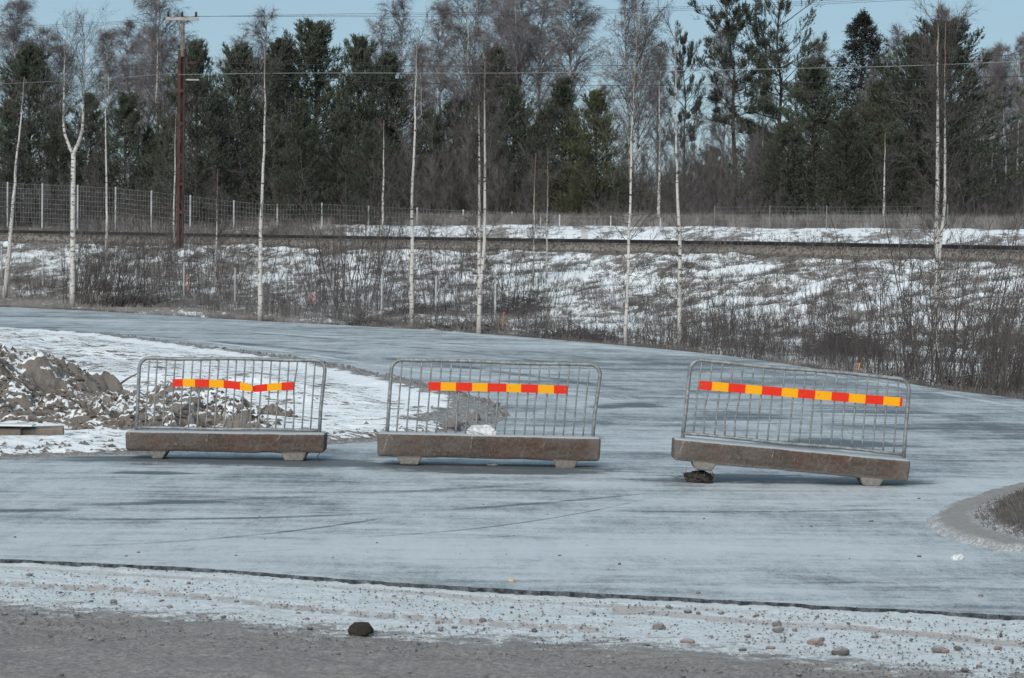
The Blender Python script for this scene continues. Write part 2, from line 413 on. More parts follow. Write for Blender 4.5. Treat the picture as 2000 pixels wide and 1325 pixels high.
    k.bump(k.math('ADD', fine, k.math('MULTIPLY', mid, 2)), .25, .01)
    k.b.inputs['Specular IOR Level'].default_value = .35
    return k.out(c, .62)
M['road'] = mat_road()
k = NM('broken_asphalt_edge'); n = k.noise(k.pos(), 14, 4, .7); k.bump(n, 1, .02)
M['asph_edge'] = k.out(k.mix(k.step(n, .35, .75), (.018, .022, .026), (.15, .165, .18)), .8)

# ------------------------------------------------------------------ terrain
AK = np.array([-.6, -.3, -.2, -.1, 0, .1, .2, .3, .6])
EPX = [(-500, 585), (0, 600), (250, 612), (500, 627), (750, 640), (940, 652), (1225, 676), (1400, 693), (1500, 706), (1700, 737), (1850, 762), (2000, 781), (2200, 822), (2600, 925)]
EW = smooth_line([G(*p) for p in EPX], 160)
EA = EW[:, 0]/EW[:, 1]
def E_of(a): return np.interp(a, EA, EW[:, 1])
def cpar(a):
    i = lambda v: np.interp(a, AK, v)
    E = E_of(a)
    T = i([150, 112, 104, 98, 90, 78, 67, 60, 50]); B = i([170, 130, 121, 114.5, 106.5, 95.5, 85.5, 78, 66]); Rr = B+2.2
    zB = i([2.45, 2.42, 2.40, 2.30, 2.24, 2.16, 2.06, 2.0, 2.0]); zR = zB+.33
    C = Rr+i([16, 16, 16, 14, 14, 14, 14, 14, 14]); zC = i([3.4, 3.35, 3.3, 3.36, 3.45, 3.36, 3.28, 3.2, 3.2])
    zT = i([.1, .1, .1, 0, -.1, -.3, -.45, -.5, -.5]); zP = i([5.2, 4.9, 4.6, 3.9, 3.6, 3.6, 3.6, 3.6, 3.6])
    dd = i([-.15, -.15, -.15, -.2, -.25, -.5, -.75, -.8, -.8])
    return E, T, B, Rr, zB, zR, C, zC, zT, zP, dd
def height(X, Y, rough=True):
    X = np.asarray(X, float); Y = np.asarray(Y, float)
    a = X/np.maximum(Y, 15.)
    E, T, B, Rr, zB, zR, C, zC, zT, zP, dd = cpar(np.clip(a, -.6, .6))
    D = Y
    z = np.full(X.shape, -.30)
    def seg(z, d0, z0, d1, z1):
        t = np.clip((D-d0)/(d1-d0), 0, 1); t = t*t*(3-2*t)
        return np.where(D >= d0, z0+(z1-z0)*t, z)
    z = seg(z, E-.6, -.30, E-.05, -.012)
    z = seg(z, E-.05, -.012, E+.7, -.04)
    z = seg(z, E+.7, -.04, E+3.5, dd)
    z = seg(z, np.maximum(E+3.5, T-14), dd, T, zT)
    # embankment: straighter slope
    t = np.clip((D-T)/(B-T), 0, 1); z = np.where(D >= T, zT+(zB-zT)*(t*.85+.15*t*t*(3-2*t)), z)
    z = seg(z, B, zB, B+.5, zR-.04)
    z = seg(z, Rr+2.2, zR-.04, Rr+3.2, zB+.1)
    z = seg(z, Rr+4, zB+.1, C, zC)
    z = seg(z, C+2, zC, C+30, zP)
    z = seg(z, C+60, zP, C+500, zP+6)
    if rough:
        m = sstep(E+.5, E+3, D)*(1-sstep(B-1, B, D)*(1-sstep(Rr+3, Rr+5, D)*.35))
        z = z+m*((fbm(X*.35, Y*.35, 4, 3)-.5)*.55+(fbm(X*1.4, Y*1.4, 3, 8)-.5)*.22)
    return z
def hz(x, y): return float(height(np.array([x]), np.array([y]))[0])
def grid_mesh(name, X, Y, Z, smooth=True, attrs=None, keep=None):
    nr, nc = X.shape; V = np.stack([X, Y, Z], -1).reshape(-1, 3)
    i = np.arange(nr*nc).reshape(nr, nc)
    Q = np.stack([i[:-1, :-1], i[:-1, 1:], i[1:, 1:], i[1:, :-1]], -1).reshape(-1, 4)
    if keep is not None:
        kf = keep.ravel(); Q = Q[kf[Q].any(1)]
    me = npmesh(name, V, None, Q, smooth)
    for n, a in (attrs or {}).items():
        at = me.attributes.new(n, 'FLOAT', 'POINT'); at.data.foreach_set('value', a.ravel().astype(np.float32))
    return me
ac = np.concatenate([np.linspace(-3, -.62, 14), np.linspace(-.6, -.24, 40)[:-1], np.linspace(-.24, .24, 420), np.linspace(.24, .6, 40)[1:], np.linspace(.62, 3, 14)])
yr = np.concatenate([[-300, -60, -10, 5, 15, 22], np.linspace(26, 64, 90), np.linspace(64.3, 135, 250), np.geomspace(136, 240, 45), [300, 400, 550, 800, 1500, 3500]])
AA, YY = np.meshgrid(ac, yr); XX = AA*np.maximum(np.abs(YY), 60.)*1.0
XX = np.where(YY > 60, AA*YY, AA*(np.clip(YY, 26, None)))
XX = np.where(YY < 26, AA*np.maximum(26, np.abs(YY)), XX)
ZZ = height(XX, YY)
a_ = np.clip(XX/np.maximum(YY, 15.), -.6, .6); E_, T_, B_, R_, *_r = cpar(a_); C_ = _r[2]
bare = -.008+.007*sstep(0, .04, a_)+sstep(E_+2.2, E_+.2, YY)*.35                       # gravel lip by the road
bare += (sstep(E_+2, E_+5, YY)*sstep(T_+2, T_-6, YY))*(.0+.05*sstep(.06, -.05, a_))
bare += .5*sstep(B_-.9, B_+.1, YY)*sstep(R_+4.2, R_+3, YY)
bare += .03*sstep(-.04, -.12, a_)*sstep(B_+2, B_-2, YY)
bare += sstep(C_-1, C_+4, YY)*.12
bare += .08*sstep(-.05, -.10, a_)*sstep(R_+2, R_+4, YY)
g = link('ground', grid_mesh('ground', XX, YY, ZZ, True, {'bare': bare}), None, M['bank']); tag(g, kind='structure')

# road sheet (z = 0) from the seam to the far edge
SEAM = smooth_line([G(*p) for p in [(-900, 1052), (-400, 1072), (0, 1092), (350, 1108), (700, 1133), (1000, 1151), (1300, 1166), (1700, 1188), (2000, 1203), (2500, 1232), (3000, 1262)]], 400)
SEAM[:, 1] += (vn(SEAM[:, 0]*6, SEAM[:, 0]*0, 3)-.5)*.035+(vn(SEAM[:, 0]*23, SEAM[:, 0]*0, 4)-.5)*.03
nx = 400
xs = SEAM[:, 0]
far = np.interp(xs, xs, xs)
# build as strips from the seam outward along a fan towards the far edge
sa = np.interp(np.linspace(0, 1, nx), [0, 1], [0, 1])
fe = EW[np.linspace(0, len(EW)-1, nx).astype(int)]
fe = smooth_line([G(*p) for p in EPX], nx)
fe[:, 1] += (vn(fe[:, 0]*3, fe[:, 1]*3, 6)-.5)*.15
rows = np.linspace(0, 1, 24)[:, None]
# extend ends far sideways
se = SEAM.copy(); se[0] = (-70, 20); se[-1] = (60, 9); fe2 = fe.copy(); fe2[0] = (-120, 125); fe2[-1] = (60, 22)
RX = se[None, :, 0]*(1-rows)+fe2[None, :, 0]*rows; RY = se[None, :, 1]*(1-rows)+fe2[None, :, 1]*rows
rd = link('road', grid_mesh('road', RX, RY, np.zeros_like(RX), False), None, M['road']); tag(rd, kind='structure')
# vertical broken edge of the asphalt along the seam
EV = []; jit = (vn(SEAM[:, 0]*30, SEAM[:, 0]*0, 9)-.5)*.03
top = np.column_stack([SEAM[:, 0], SEAM[:, 1]-.001, np.full(nx, -.001)])
mid_ = np.column_stack([SEAM[:, 0], SEAM[:, 1]-.006-np.abs(jit)*.5, np.full(nx, -.010)])
bot = np.column_stack([SEAM[:, 0], SEAM[:, 1]-.008-np.abs(jit)*.5, np.full(nx, -.09)])
V = np.vstack([top, mid_, bot]); i = np.arange(nx-1)
Q = np.vstack([np.stack([i+nx, i+nx+1, i+1, i], -1), np.stack([i+2*nx, i+2*nx+1, i+nx+1, i+nx], -1)])
ed = link('asphalt_edge', npmesh('asphalt_edge', V, None, Q), None, M['asph_edge']); tag(ed, kind='structure')

# foreground shoulder: snow strip with tyre tracks, then brown dirt
k = NM('snow_and_dirt_shoulder'); v = k.pos()
d = k.attr('dirt'); n1 = k.noise(k.mapping(v, (1, 1.6, 1)), 4.5, 5, .65); n2 = k.noise(v, 34, 6, .82); n3 = k.noise(k.mapping(v, (1, 2, 1)), 1.3, 3)
f = k.math('ADD', d, k.math('ADD', k.math('MULTIPLY', k.math('ADD', n1, -.5), 1.5), k.math('MULTIPLY', k.math('ADD', n2, -.5), 1.6)))
dirt = k.mix(k.step(n2, .3, .7), (.13, .115, .104), (.375, .345, .325)); dirt = k.mix(k.math('MULTIPLY', k.step(n3, .4, .65), .25), dirt, (.17, .155, .145))
tr = k.attr('track'); trd = k.mix(n2, (.36, .325, .305), (.54, .50, .475))
sn = k.mix(k.step(n2, .42, .75), (.64, .675, .69), (.38, .385, .385)); sn = k.mix(k.math('MULTIPLY', k.step(k.noise(k.mapping(v, (1, 1.8, 1)), 2.6, 5, .7), .5, .66), .5), sn, (.46, .44, .425))
c = k.mix(k.step(k.math('ADD', tr, k.math('MULTIPLY', k.math('ADD', n2, -.5), .7)), .35, .65), sn, trd)
c = k.mix(k.step(f, .35, .65), c, dirt)
k.bump(k.math('ADD', n2, k.math('MULTIPLY', n1, 2)), .6, .015)
M['shoulder'] = k.out(c, .9)
gx = np.concatenate([np.linspace(-30, -4.6, 20), np.linspace(-4.5, 4.5, 330), np.linspace(4.6, 30, 20)]); gy = np.concatenate([np.linspace(-20, 8.5, 8), np.linspace(8.8, 18.2, 300)])
X, Y = np.meshgrid(gx, gy)
seam_y = np.interp(X, SEAM[:, 0], SEAM[:, 1]); 
DB = np.array([G(*p) for p in [(-600, 1155), (0, 1178), (300, 1196), (650, 1228), (1000, 1248), (1300, 1260), (1600, 1288), (2000, 1322), (2600, 1360)]])
dby = np.interp(X, DB[:, 0], DB[:, 1])
dirt = sstep(dby+1.1, dby-.8, Y)
def track_line(pts, w):
    P = np.array([G(*p) for p in pts]); ty = np.interp(X, P[:, 0], P[:, 1], left=99, right=99)
    return sstep(w, w*.55, np.abs(Y-ty)), ty
t1, ty1 = track_line([(-200, 1124), (0, 1133), (230, 1141), (700, 1192), (1100, 1216), (1180, 1222)], .17)
saw = ((X*6.2+(Y-ty1)*.5+.5*vn(X*2, Y, 5)) % 1.0); t1 = t1*(.45+.55*sstep(.0, .13, np.abs(saw-.5)-.03))
t2, _ = track_line([(-300, 1082), (0, 1100), (700, 1142), (1000, 1162), (1300, 1180), (1500, 1186)], .14)
t3, _ = track_line([(1200, 1184), (1400, 1200), (1700, 1218), (2000, 1247), (2300, 1275)], .17)
t4, _ = track_line([(700, 1160), (1000, 1178), (1250, 1192)], .25)
track = np.clip((t1*.8+t2*.6+t3*.75+t4*.45)*(.55+.6*fbm(X*2.5, Y*5, 3, 6)), 0, 1)
lump = fbm(X*5, Y*5, 3, 21); w1, cid = worley(X*6.5, Y*6.5, 31)
Z = -.022+(fbm(X*1.2, Y*1.2, 3, 11)-.5)*.03+(lump-.5)*.022*(.5+dirt)+(fbm(X*22, Y*22, 3, 25)-.5)*.018-track*.012
Z = np.minimum(Z, np.where(Y > seam_y-.25, -.016+.019*sstep(.42, .72, fbm(X*3.5, Y*3, 3, 44)), 1)); Z = np.where(Y > seam_y+.15, -.12, Z)
sh = link('roadside_shoulder', grid_mesh('roadside_shoulder', X, Y, Z, True, {'dirt': dirt, 'track': track}, keep=Y < seam_y+.3), None, M['shoulder']); tag(sh, kind='structure')

# left verge between the two carriageways
VP = [G(*p) for p in [(-400, 640), (0, 641), (250, 660), (430, 684), (600, 706), (700, 724), (800, 745), (900, 768), (985, 792), (1003, 808), (975, 826), (900, 845), (780, 860), (650, 868), (500, 875), (240, 888), (100, 893), (0, 899), (-300, 915), (-800, 930)]]
VP = VP[:-1]+[G(-800, 930), (-45, 60)]
gx = np.concatenate([np.linspace(-40, -11.2, 30), np.linspace(-11, .8, 236)]); gy = np.concatenate([np.linspace(22.5, 38, 240), np.linspace(38.2, 84, 150)])
X, Y = np.meshgrid(gx, gy); sdv = poly_sd(X, Y, VP)+(fbm(X*2, Y*2, 3, 5)-.5)*.25+(vn(X*11, Y*11, 6)-.5)*.06
ins = sstep(0, .35, sdv)
deep = sstep(.8, 3.2, sdv)
Z = np.where(sdv > 0, .0+.05*ins, -.12*np.clip(-sdv/.1, 0, 1))+.0
Z = Z+deep*(.03+.30*np.abs(fbm(X*.3, Y*.3, 2, 9)-.4))
clod, cc = worley(X*2.6+.6*fbm(X, Y, 2, 3), Y*2.0, 41)
rowp = fbm(X*1.1+Y*.5, Y*3.2-X*1.0, 4, 15)
Z = Z+ins*((fbm(X*3, Y*3, 3, 13)-.3)*.05+np.clip(rowp-.3, 0, 1)*.16*deep)
# ridge of coarse gravel just inside the road edge of the far carriageway
ridge = sstep(.18, .6, sdv)*sstep(1.5, .9, sdv)
Z = Z+ridge*((vn(X*8, Y*8, 51)*.05)+.01)
k = NM('snowy_ploughed_verge'); v = k.pos()
n1 = k.noise(k.mapping(v, (1.5, 3.4, 1), (0, 0, R(-24))), 2.2, 7, .74, .3); n2 = k.noise(v, 25, 4, .7); n3 = k.noise(v, .5, 3)
f = k.math('ADD', k.math('MULTIPLY', n1, .8), k.math('ADD', k.math('MULTIPLY', n2, .22), k.math('MULTIPLY', n3, .22)))
f = k.math('ADD', f, k.attr('bare'))
soil = k.mix(n2, (.10, .082, .068), (.24, .21, .185))
grav = k.mix(k.step(n2, .3, .7), (.15, .145, .14), (.40, .38, .365))
c = k.mix(k.step(f, .632, .695), (.84, .86, .87), k.mix(k.attr('gravel'), soil, grav))
k.bump(k.math('ADD', n1, k.math('MULTIPLY', n2, .5)), .7, .05)
M['verge'] = k.out(c, .9)
tip = sstep(-.9, -.4, X)*sstep(36, 32, Y)
gravel = np.clip(np.where(Y < 29.3, sstep(.22, .05, sdv), sstep(1.0, .5, sdv))+tip*sstep(2.2, 1.3, sdv), 0, 1)
bare = .0+.30*gravel*(.55+.9*vn(X*3, Y*3, 77))-.10*sstep(.55, .2, np.abs(sdv-.95))*(Y > 32)
bare = bare + .02*sstep(-3, -8, X)
vg = link('snowy_verge', grid_mesh('snowy_verge', X, Y, Z, True, {'bare': bare, 'gravel': gravel}, keep=sdv > -.35), None, M['verge']); tag(vg, kind='structure')
_vz = (gx, gy, Z.copy())
def verge_z(x, y): return float(Z_v[np.searchsorted(gy_v, y)-1, np.searchsorted(gx_v, x)-1])
gx_v, gy_v, Z_v = gx, gy, Z

# soil heap, snow lying between the clods
gx = np.linspace(-10.5, -2.1, 330); gy = np.linspace(25.7, 35.5, 300); X, Y = np.meshgrid(gx, gy)
hx = np.interp(X, [-10.5, -8, -6.5, -5.9, -5.4, -4.8, -4.4, -4.0, -3.4, -2.8, -2.3], [1.1, .95, .76, .60, .38, .24, .30, .32, .16, .02, -.08])
cy = np.interp(X, [-10, -6, -4.2, -2.3], [30.6, 30.4, 29.3, 28.3]); wy = np.interp(X, [-10, -6, -2.3], [3.8, 3.3, 1.4])
q = (Y-cy)/wy; prof = np.clip(1-q*q, -1, 1); prof = np.where(prof > 0, prof**.8, prof)
base = hx*prof + (fbm(X*.9, Y*.9, 3, 61)-.5)*.35*np.clip(prof+.3, 0, 1)
wx_ = (fbm(X*3, Y*3, 4, 3)-.5)*2.2; wy_ = (fbm(X*3+9, Y*3, 4, 33)-.5)*2.2; c1, i1 = worley(X*1.7+wx_, Y*2.2+wy_, 71); c2, i2 = worley(X*5+wx_*1.6, Y*6+wy_*1.6, 81)
amp = .25+.75*sstep(-9, -4, X)
Z = base+np.clip(prof+.25, 0, 1)*(sstep(.9, .0, c1)*i1*.12*amp+sstep(.7, .0, c2)*i2*.07+(fbm(X*2.2+wx_*.5, Y*2.4, 5, 91)-.5)*.42+np.abs(fbm(X*6+wx_, Y*6+wy_, 4, 95)-.5)*.34+(fbm(X*22, Y*22, 2, 97)-.5)*.05)-.02
Z = np.where(prof < -.1, Z-.15, Z)
k = NM('frozen_soil_with_snow'); v = k.pos(); n1 = k.noise(v, 5, 5, .65); n2 = k.noise(v, 28, 4, .7); n3 = k.noise(k.mapping(v, (.7, 1.6, 1)), 1.8, 4)
g2 = k.N.new('ShaderNodeNewGeometry'); up_ = k.sep(g2.outputs['Normal']); 
fz = k.math('ADD', up_[2], k.math('MULTIPLY', up_[1], .28))
f = k.math('ADD', fz, k.math('ADD', k.math('MULTIPLY', k.math('ADD', n1, -.5), .6), k.math('MULTIPLY', k.math('ADD', n3, -.5), 1.5)))
soil = k.mix(k.step(n1, .3, .7), k.mix(n2, (.10, .085, .073), (.22, .19, .168)), k.mix(n2, (.14, .122, .108), (.27, .243, .22)))
c = k.mix(k.step(f, .76, .85), soil, (.83, .85, .86)); k.bump(k.math('ADD', n1, n2), .8, .03)
M['heap'] = k.out(c, .95)
hp = link('soil_heap', grid_mesh('soil_heap', X, Y, Z, True, None, keep=(Z > -.3)), None, M['heap'])
tag(hp, 'long heap of frozen brown soil and clods dusted with snow, left behind the barriers', 'soil heap')

m = 15000; hxr = rng.uniform(-9, -2.4, m); hyr = rng.uniform(26, 32.5, m); ii_ = np.clip(np.searchsorted(gy, hyr)-1, 0, len(gy)-1); jj_ = np.clip(np.searchsorted(gx, hxr)-1, 0, len(gx)-1); hzz = Z[ii_, jj_]; ok = (hzz > .04) & (vn(hxr*1.6, hyr*1.6, 7) > .38)
HEAPC = np.column_stack([hxr, hyr, hzz])[ok]
# right corner: dirt kerb and dark stubble mound
CP = [G(*p) for p in [(2000, 947), (1950, 958), (1900, 972), (1850, 990), (1818, 1010), (1808, 1024), (1825, 1042), (1870, 1060), (1930, 1073), (2000, 1083), (2300, 1110), (3000, 1150), (3000, 880), (2300, 900)]]
IP = [G(*p) for p in [(2000, 972), (1960, 983), (1925, 998), (1905, 1018), (1918, 1036), (1955, 1053), (2000, 1066), (2300, 1092), (3000, 1125), (3000, 890), (2300, 920)]]
gx = np.linspace(2.9, 6.5, 170); gy = np.linspace(15.5, 26, 260); X, Y = np.meshgrid(gx, gy)
sdc = poly_sd(X, Y, CP)+(vn(X*9, Y*9, 16)-.5)*.07; sdi = poly_sd(X, Y, IP)+(vn(X*7, Y*7, 26)-.5)*.08
Z = np.where(sdc > 0, .05*sstep(0, .12, sdc), -.1*np.clip(-sdc/.1, 0, 1))+sstep(0, .35, sdi)*.10+sstep(.2, 1.2, sdi)*.12+(vn(X*30, Y*30, 17)-.5)*.02*(sdc > 0)+(fbm(X*9, Y*9, 3, 8)-.5)*.08*(sdi > 0)
rim = np.clip(sstep(.10, .03, np.abs(sdc-.03))+sstep(.12, .04, np.abs(sdi-.03)), 0, 1)
k = NM('dirt_kerb'); v = k.pos(); n2 = k.noise(v, 45, 4, .75); n1 = k.noise(v, 7, 4)
c = k.mix(n1, (.25, .235, .22), (.35, .33, .315)); c = k.mix(k.attr('stub'), c, k.mix(n2, (.05, .045, .04), (.14, .125, .11)))
c = k.mix(k.math('MULTIPLY', k.attr('rim'), k.step(n2, .42, .62)), c, (.52, .55, .57)); k.bump(n2, .7, .02)
M['corner'] = k.out(c, .95)
cn = link('dirt_corner', grid_mesh('dirt_corner', X, Y, Z, True, {'stub': sstep(0, .08, sdi), 'rim': rim}, keep=sdc > -.15), None, M['corner']); tag(cn, kind='structure')
# frosty stubble on it
m = 26000; bx = rng.uniform(3.2, 6.3, m); by = rng.uniform(16, 25.5, m); ok = poly_sd(bx, by, IP) > -.02; bx = bx[ok]; by = by[ok]
sdb = poly_sd(bx, by, IP); bz = sstep(0, .35, sdb)*.10+sstep(.2, 1.2, sdb)*.12+.03
A = np.column_stack([bx, by, bz]); L_ = rng.uniform(.03, .10, len(bx)); dr = np.column_stack([rng.normal(-.5, .4, len(bx)), rng.normal(-.3, .5, len(bx)), np.ones(len(bx))]); dr /= np.linalg.norm(dr, axis=1)[:, None]
G_ = Geo(); w = np.column_stack([np.full(len(bx), .0035), np.zeros(len(bx)), np.zeros(len(bx))]); G_.tris(A-w, A+w, A+dr*L_[:, None])
st = link('frosty_stubble', G_.mesh('frosty_stubble'), None, M['grassdark']); tag(st, 'short frosty stubble on the mound at the right corner', 'stubble', kind='stuff')

# ------------------------------------------------------------------ railway
ra = np.linspace(-.45, .45, 240); _E, _T, _B, _R, _zB, _zR, _C, _zC, _zT, _zP, _d = cpar(ra)
rl = empty('railway_track', (0, 0, 0), 0, 'single railway track running along the top of the snowy embankment', 'railway track')
def rail_mesh(off):
    x = ra*(_R+off); y = _R+off; z = _zR
    prof = [(-.05, 0), (-.05, .12), (-.035, .155), (.035, .155), (.05, .12), (.05, 0)]
    V = np.array([[x[i], y[i]+p[0]*1.3, z[i]+p[1]+.03] for i in range(len(x)) for p in prof]); n = len(prof); Q = []
    for i in range(len(x)-1):
        for j in range(n-1): Q.append((i*n+j, (i+1)*n+j, (i+1)*n+j+1, i*n+j+1))
    return npmesh('rail', V, None, Q)
for off in (0, 1.45): link('rail', rail_mesh(off), rl, M['rail'])
sg = Geo()
for i in range(0, 700):
    a = -.42+i*.0012
    Rr = float(np.interp(a, ra, _R)); zz = float(np.interp(a, ra, _zR))
    if abs(a) < .42: sg.box((a*(Rr+.7), Rr+.7, zz+.0), (.24, 2.4, .06))
tag(link('sleepers', sg.mesh('sleepers'), rl, M['sleeper']), kind='stuff')
# ballast stones on the shoulder
m = 26000; a = rng.uniform(-.24, .24, m); t = rng.uniform(-.75, 2.2, m); B_ = np.interp(a, ra, _B)
bx, by = a*(B_+t), B_+t; bz = height(bx, by)
P = np.column_stack([bx, by, bz]); s = rng.uniform(.03, .085, m)[:, None]
gg = Geo(); d1 = rng.normal(size=(m, 3)); d1 /= np.linalg.norm(d1, axis=1)[:, None]; d2 = rng.normal(size=(m, 3)); d2 /= np.linalg.norm(d2, axis=1)[:, None]; d3 = np.column_stack([np.zeros(m), -np.ones(m)*.5, np.ones(m)])
gg.tris(P+d1*s, P+d2*s, P+d3*s); gg.tris(P-d1*s, P+d3*s, P-d2*s)
tag(link('ballast_stones', gg.mesh('ballast_stones'), None, M['ballast']), 'loose grey ballast stones along the near edge of the railway', 'ballast', kind='stuff')

# ------------------------------------------------------------------ vegetation builders
def nrm(v): return v/(np.linalg.norm(v, axis=-1, keepdims=True)+1e-9)
def curved(G_, rg, P, D, L, r, seg, bend, jit=.06):
    """batch of curved branches; returns node positions (seg+1,m,3) and dirs"""
    P = P.copy(); D = D.copy(); nodes = [P.copy()]; dirs = [D.copy()]
    for i in range(seg):
        Q_ = P+D*(L/seg)[:, None]
        ra_ = r*(1-i/seg*.85); rb_ = r*(1-(i+1)/seg*.85)
        if i == seg-1: G_.cones(P, Q_, ra_)
        else: G_.frusta(P, Q_, ra_, rb_)
        P = Q_; D = nrm(D+np.asarray(bend)*1.0/seg+rg.normal(size=D.shape)*jit)
        nodes.append(P.copy()); dirs.append(D.copy())
    return np.array(nodes), np.array(dirs)
def pick(rg, nodes, dirs, k, lo=.15, hi=1.0):
    """k points along each branch"""
    s, m, _ = nodes.shape; s -= 1
    u = rg.uniform(lo, hi, (k, m))*s*.999; i = u.astype(int); t = (u-i)[..., None]; j = np.arange(m)[None].repeat(k, 0)
    P = nodes[i, j]*(1-t)+nodes[i+1, j]*t; D = dirs[i, j]
    return P.reshape(-1, 3), D.reshape(-1, 3), (u/s).reshape(-1), j.reshape(-1)
def side_dirs(rg, D, ang, updir=0.0):
    rd_ = nrm(np.cross(D, rg.normal(size=D.shape))); a = ang[:, None]
    v = nrm(D*np.cos(a)+rd_*np.sin(a)); v[:, 2] += updir; return nrm(v)
def trunk_mesh(name, lines, thin_from=None):
    """lines: list of (pts, radii)"""
    g_ = Geo(); th = []
    for pts, rad in lines:
        g_.tube(pts, rad, 7); th.append(np.repeat(np.asarray(rad), 7)); th.append(np.asarray(rad)[[0, -1]])
    me = g_.mesh(name, True); at = me.attributes.new('thin', 'FLOAT', 'POINT')
    th = np.concatenate(th); at.data.foreach_set('value', np.clip((.034-th)/.026, 0, 1).astype(np.float32)); return me

def birch_crown(seed, H, Rr, start=.3, nb=70, dens=1.0, stems=1, base_r=.12, spread=.06, twig=.0065):
    rg = np.random.default_rng(seed); g_ = Geo(); tl = []
    for s in range(stems):
        n = 16; t = np.linspace(0, 1, n); ph = rg.uniform(0, 6.28); ang = s*2*math.pi/max(stems, 1)+rg.uniform(-.5, .5)
        off = (spread*H)*t**1.1 if stems > 1 else 0*t
        wob = np.cumsum(rg.normal(0, .008*H, n))*t
        x = off*math.cos(ang)+wob*math.cos(ph); y = off*math.sin(ang)+wob*math.sin(ph)
        Hs = H*(1-.12*s*rg.random()); pts = np.column_stack([x, y, t*Hs]); rad = base_r*(1-.93*t)**.9/(1 if stems == 1 else 1.25)+.004
        tl.append((pts, rad))
        m = nb//stems; tb = start+(1-start)*rg.uniform(0, .97, m)**.85
        P = np.column_stack([np.interp(tb, t, pts[:, i]) for i in range(3)])
        az = rg.uniform(0, 6.283, m); el = rg.uniform(.75, 1.15, m)
        D = np.column_stack([np.cos(az)*np.cos(el), np.sin(az)*np.cos(el), np.sin(el)])
        q = (tb-start)/(1-start); Lb = Rr*(1.9*(1-q)**.65*(.45+.55*np.sqrt(np.clip(q*3.5, 0, 1)))+.25)*rg.uniform(.6, 1.1, m)
        nd, dd = curved(g_, rg, P, D, Lb, .011+.010*Lb/Rr, 5, (0, 0, -.38), .10)
        # secondary
        k2 = int(9*dens); P2, D2, u2, j2 = pick(rg, nd, dd, k2, .12, 1.)
        D2 = side_dirs(rg, D2, rg.uniform(.4, .9, len(P2)), .1); L2 = Lb[j2]*rg.uniform(.22, .45, len(P2))*(1.15-.5*u2)
        n2, d2_ = curved(g_, rg, P2, D2, L2, np.full(len(P2), .0085), 3, (0, 0, -.5), .12)
        k3 = int(8*dens); P3, D3, u3, j3 = pick(rg, n2, d2_, k3, .15, 1.)
        D3 = side_dirs(rg, D3, rg.uniform(.3, .9, len(P3)), -.25); L3 = rg.uniform(.25, .75, len(P3))
        curved(g_, rg, P3, D3, L3, np.full(len(P3), twig), 2, (0, 0, -1.0), .1)
    return trunk_mesh('trunk', tl), g_.mesh('crown')

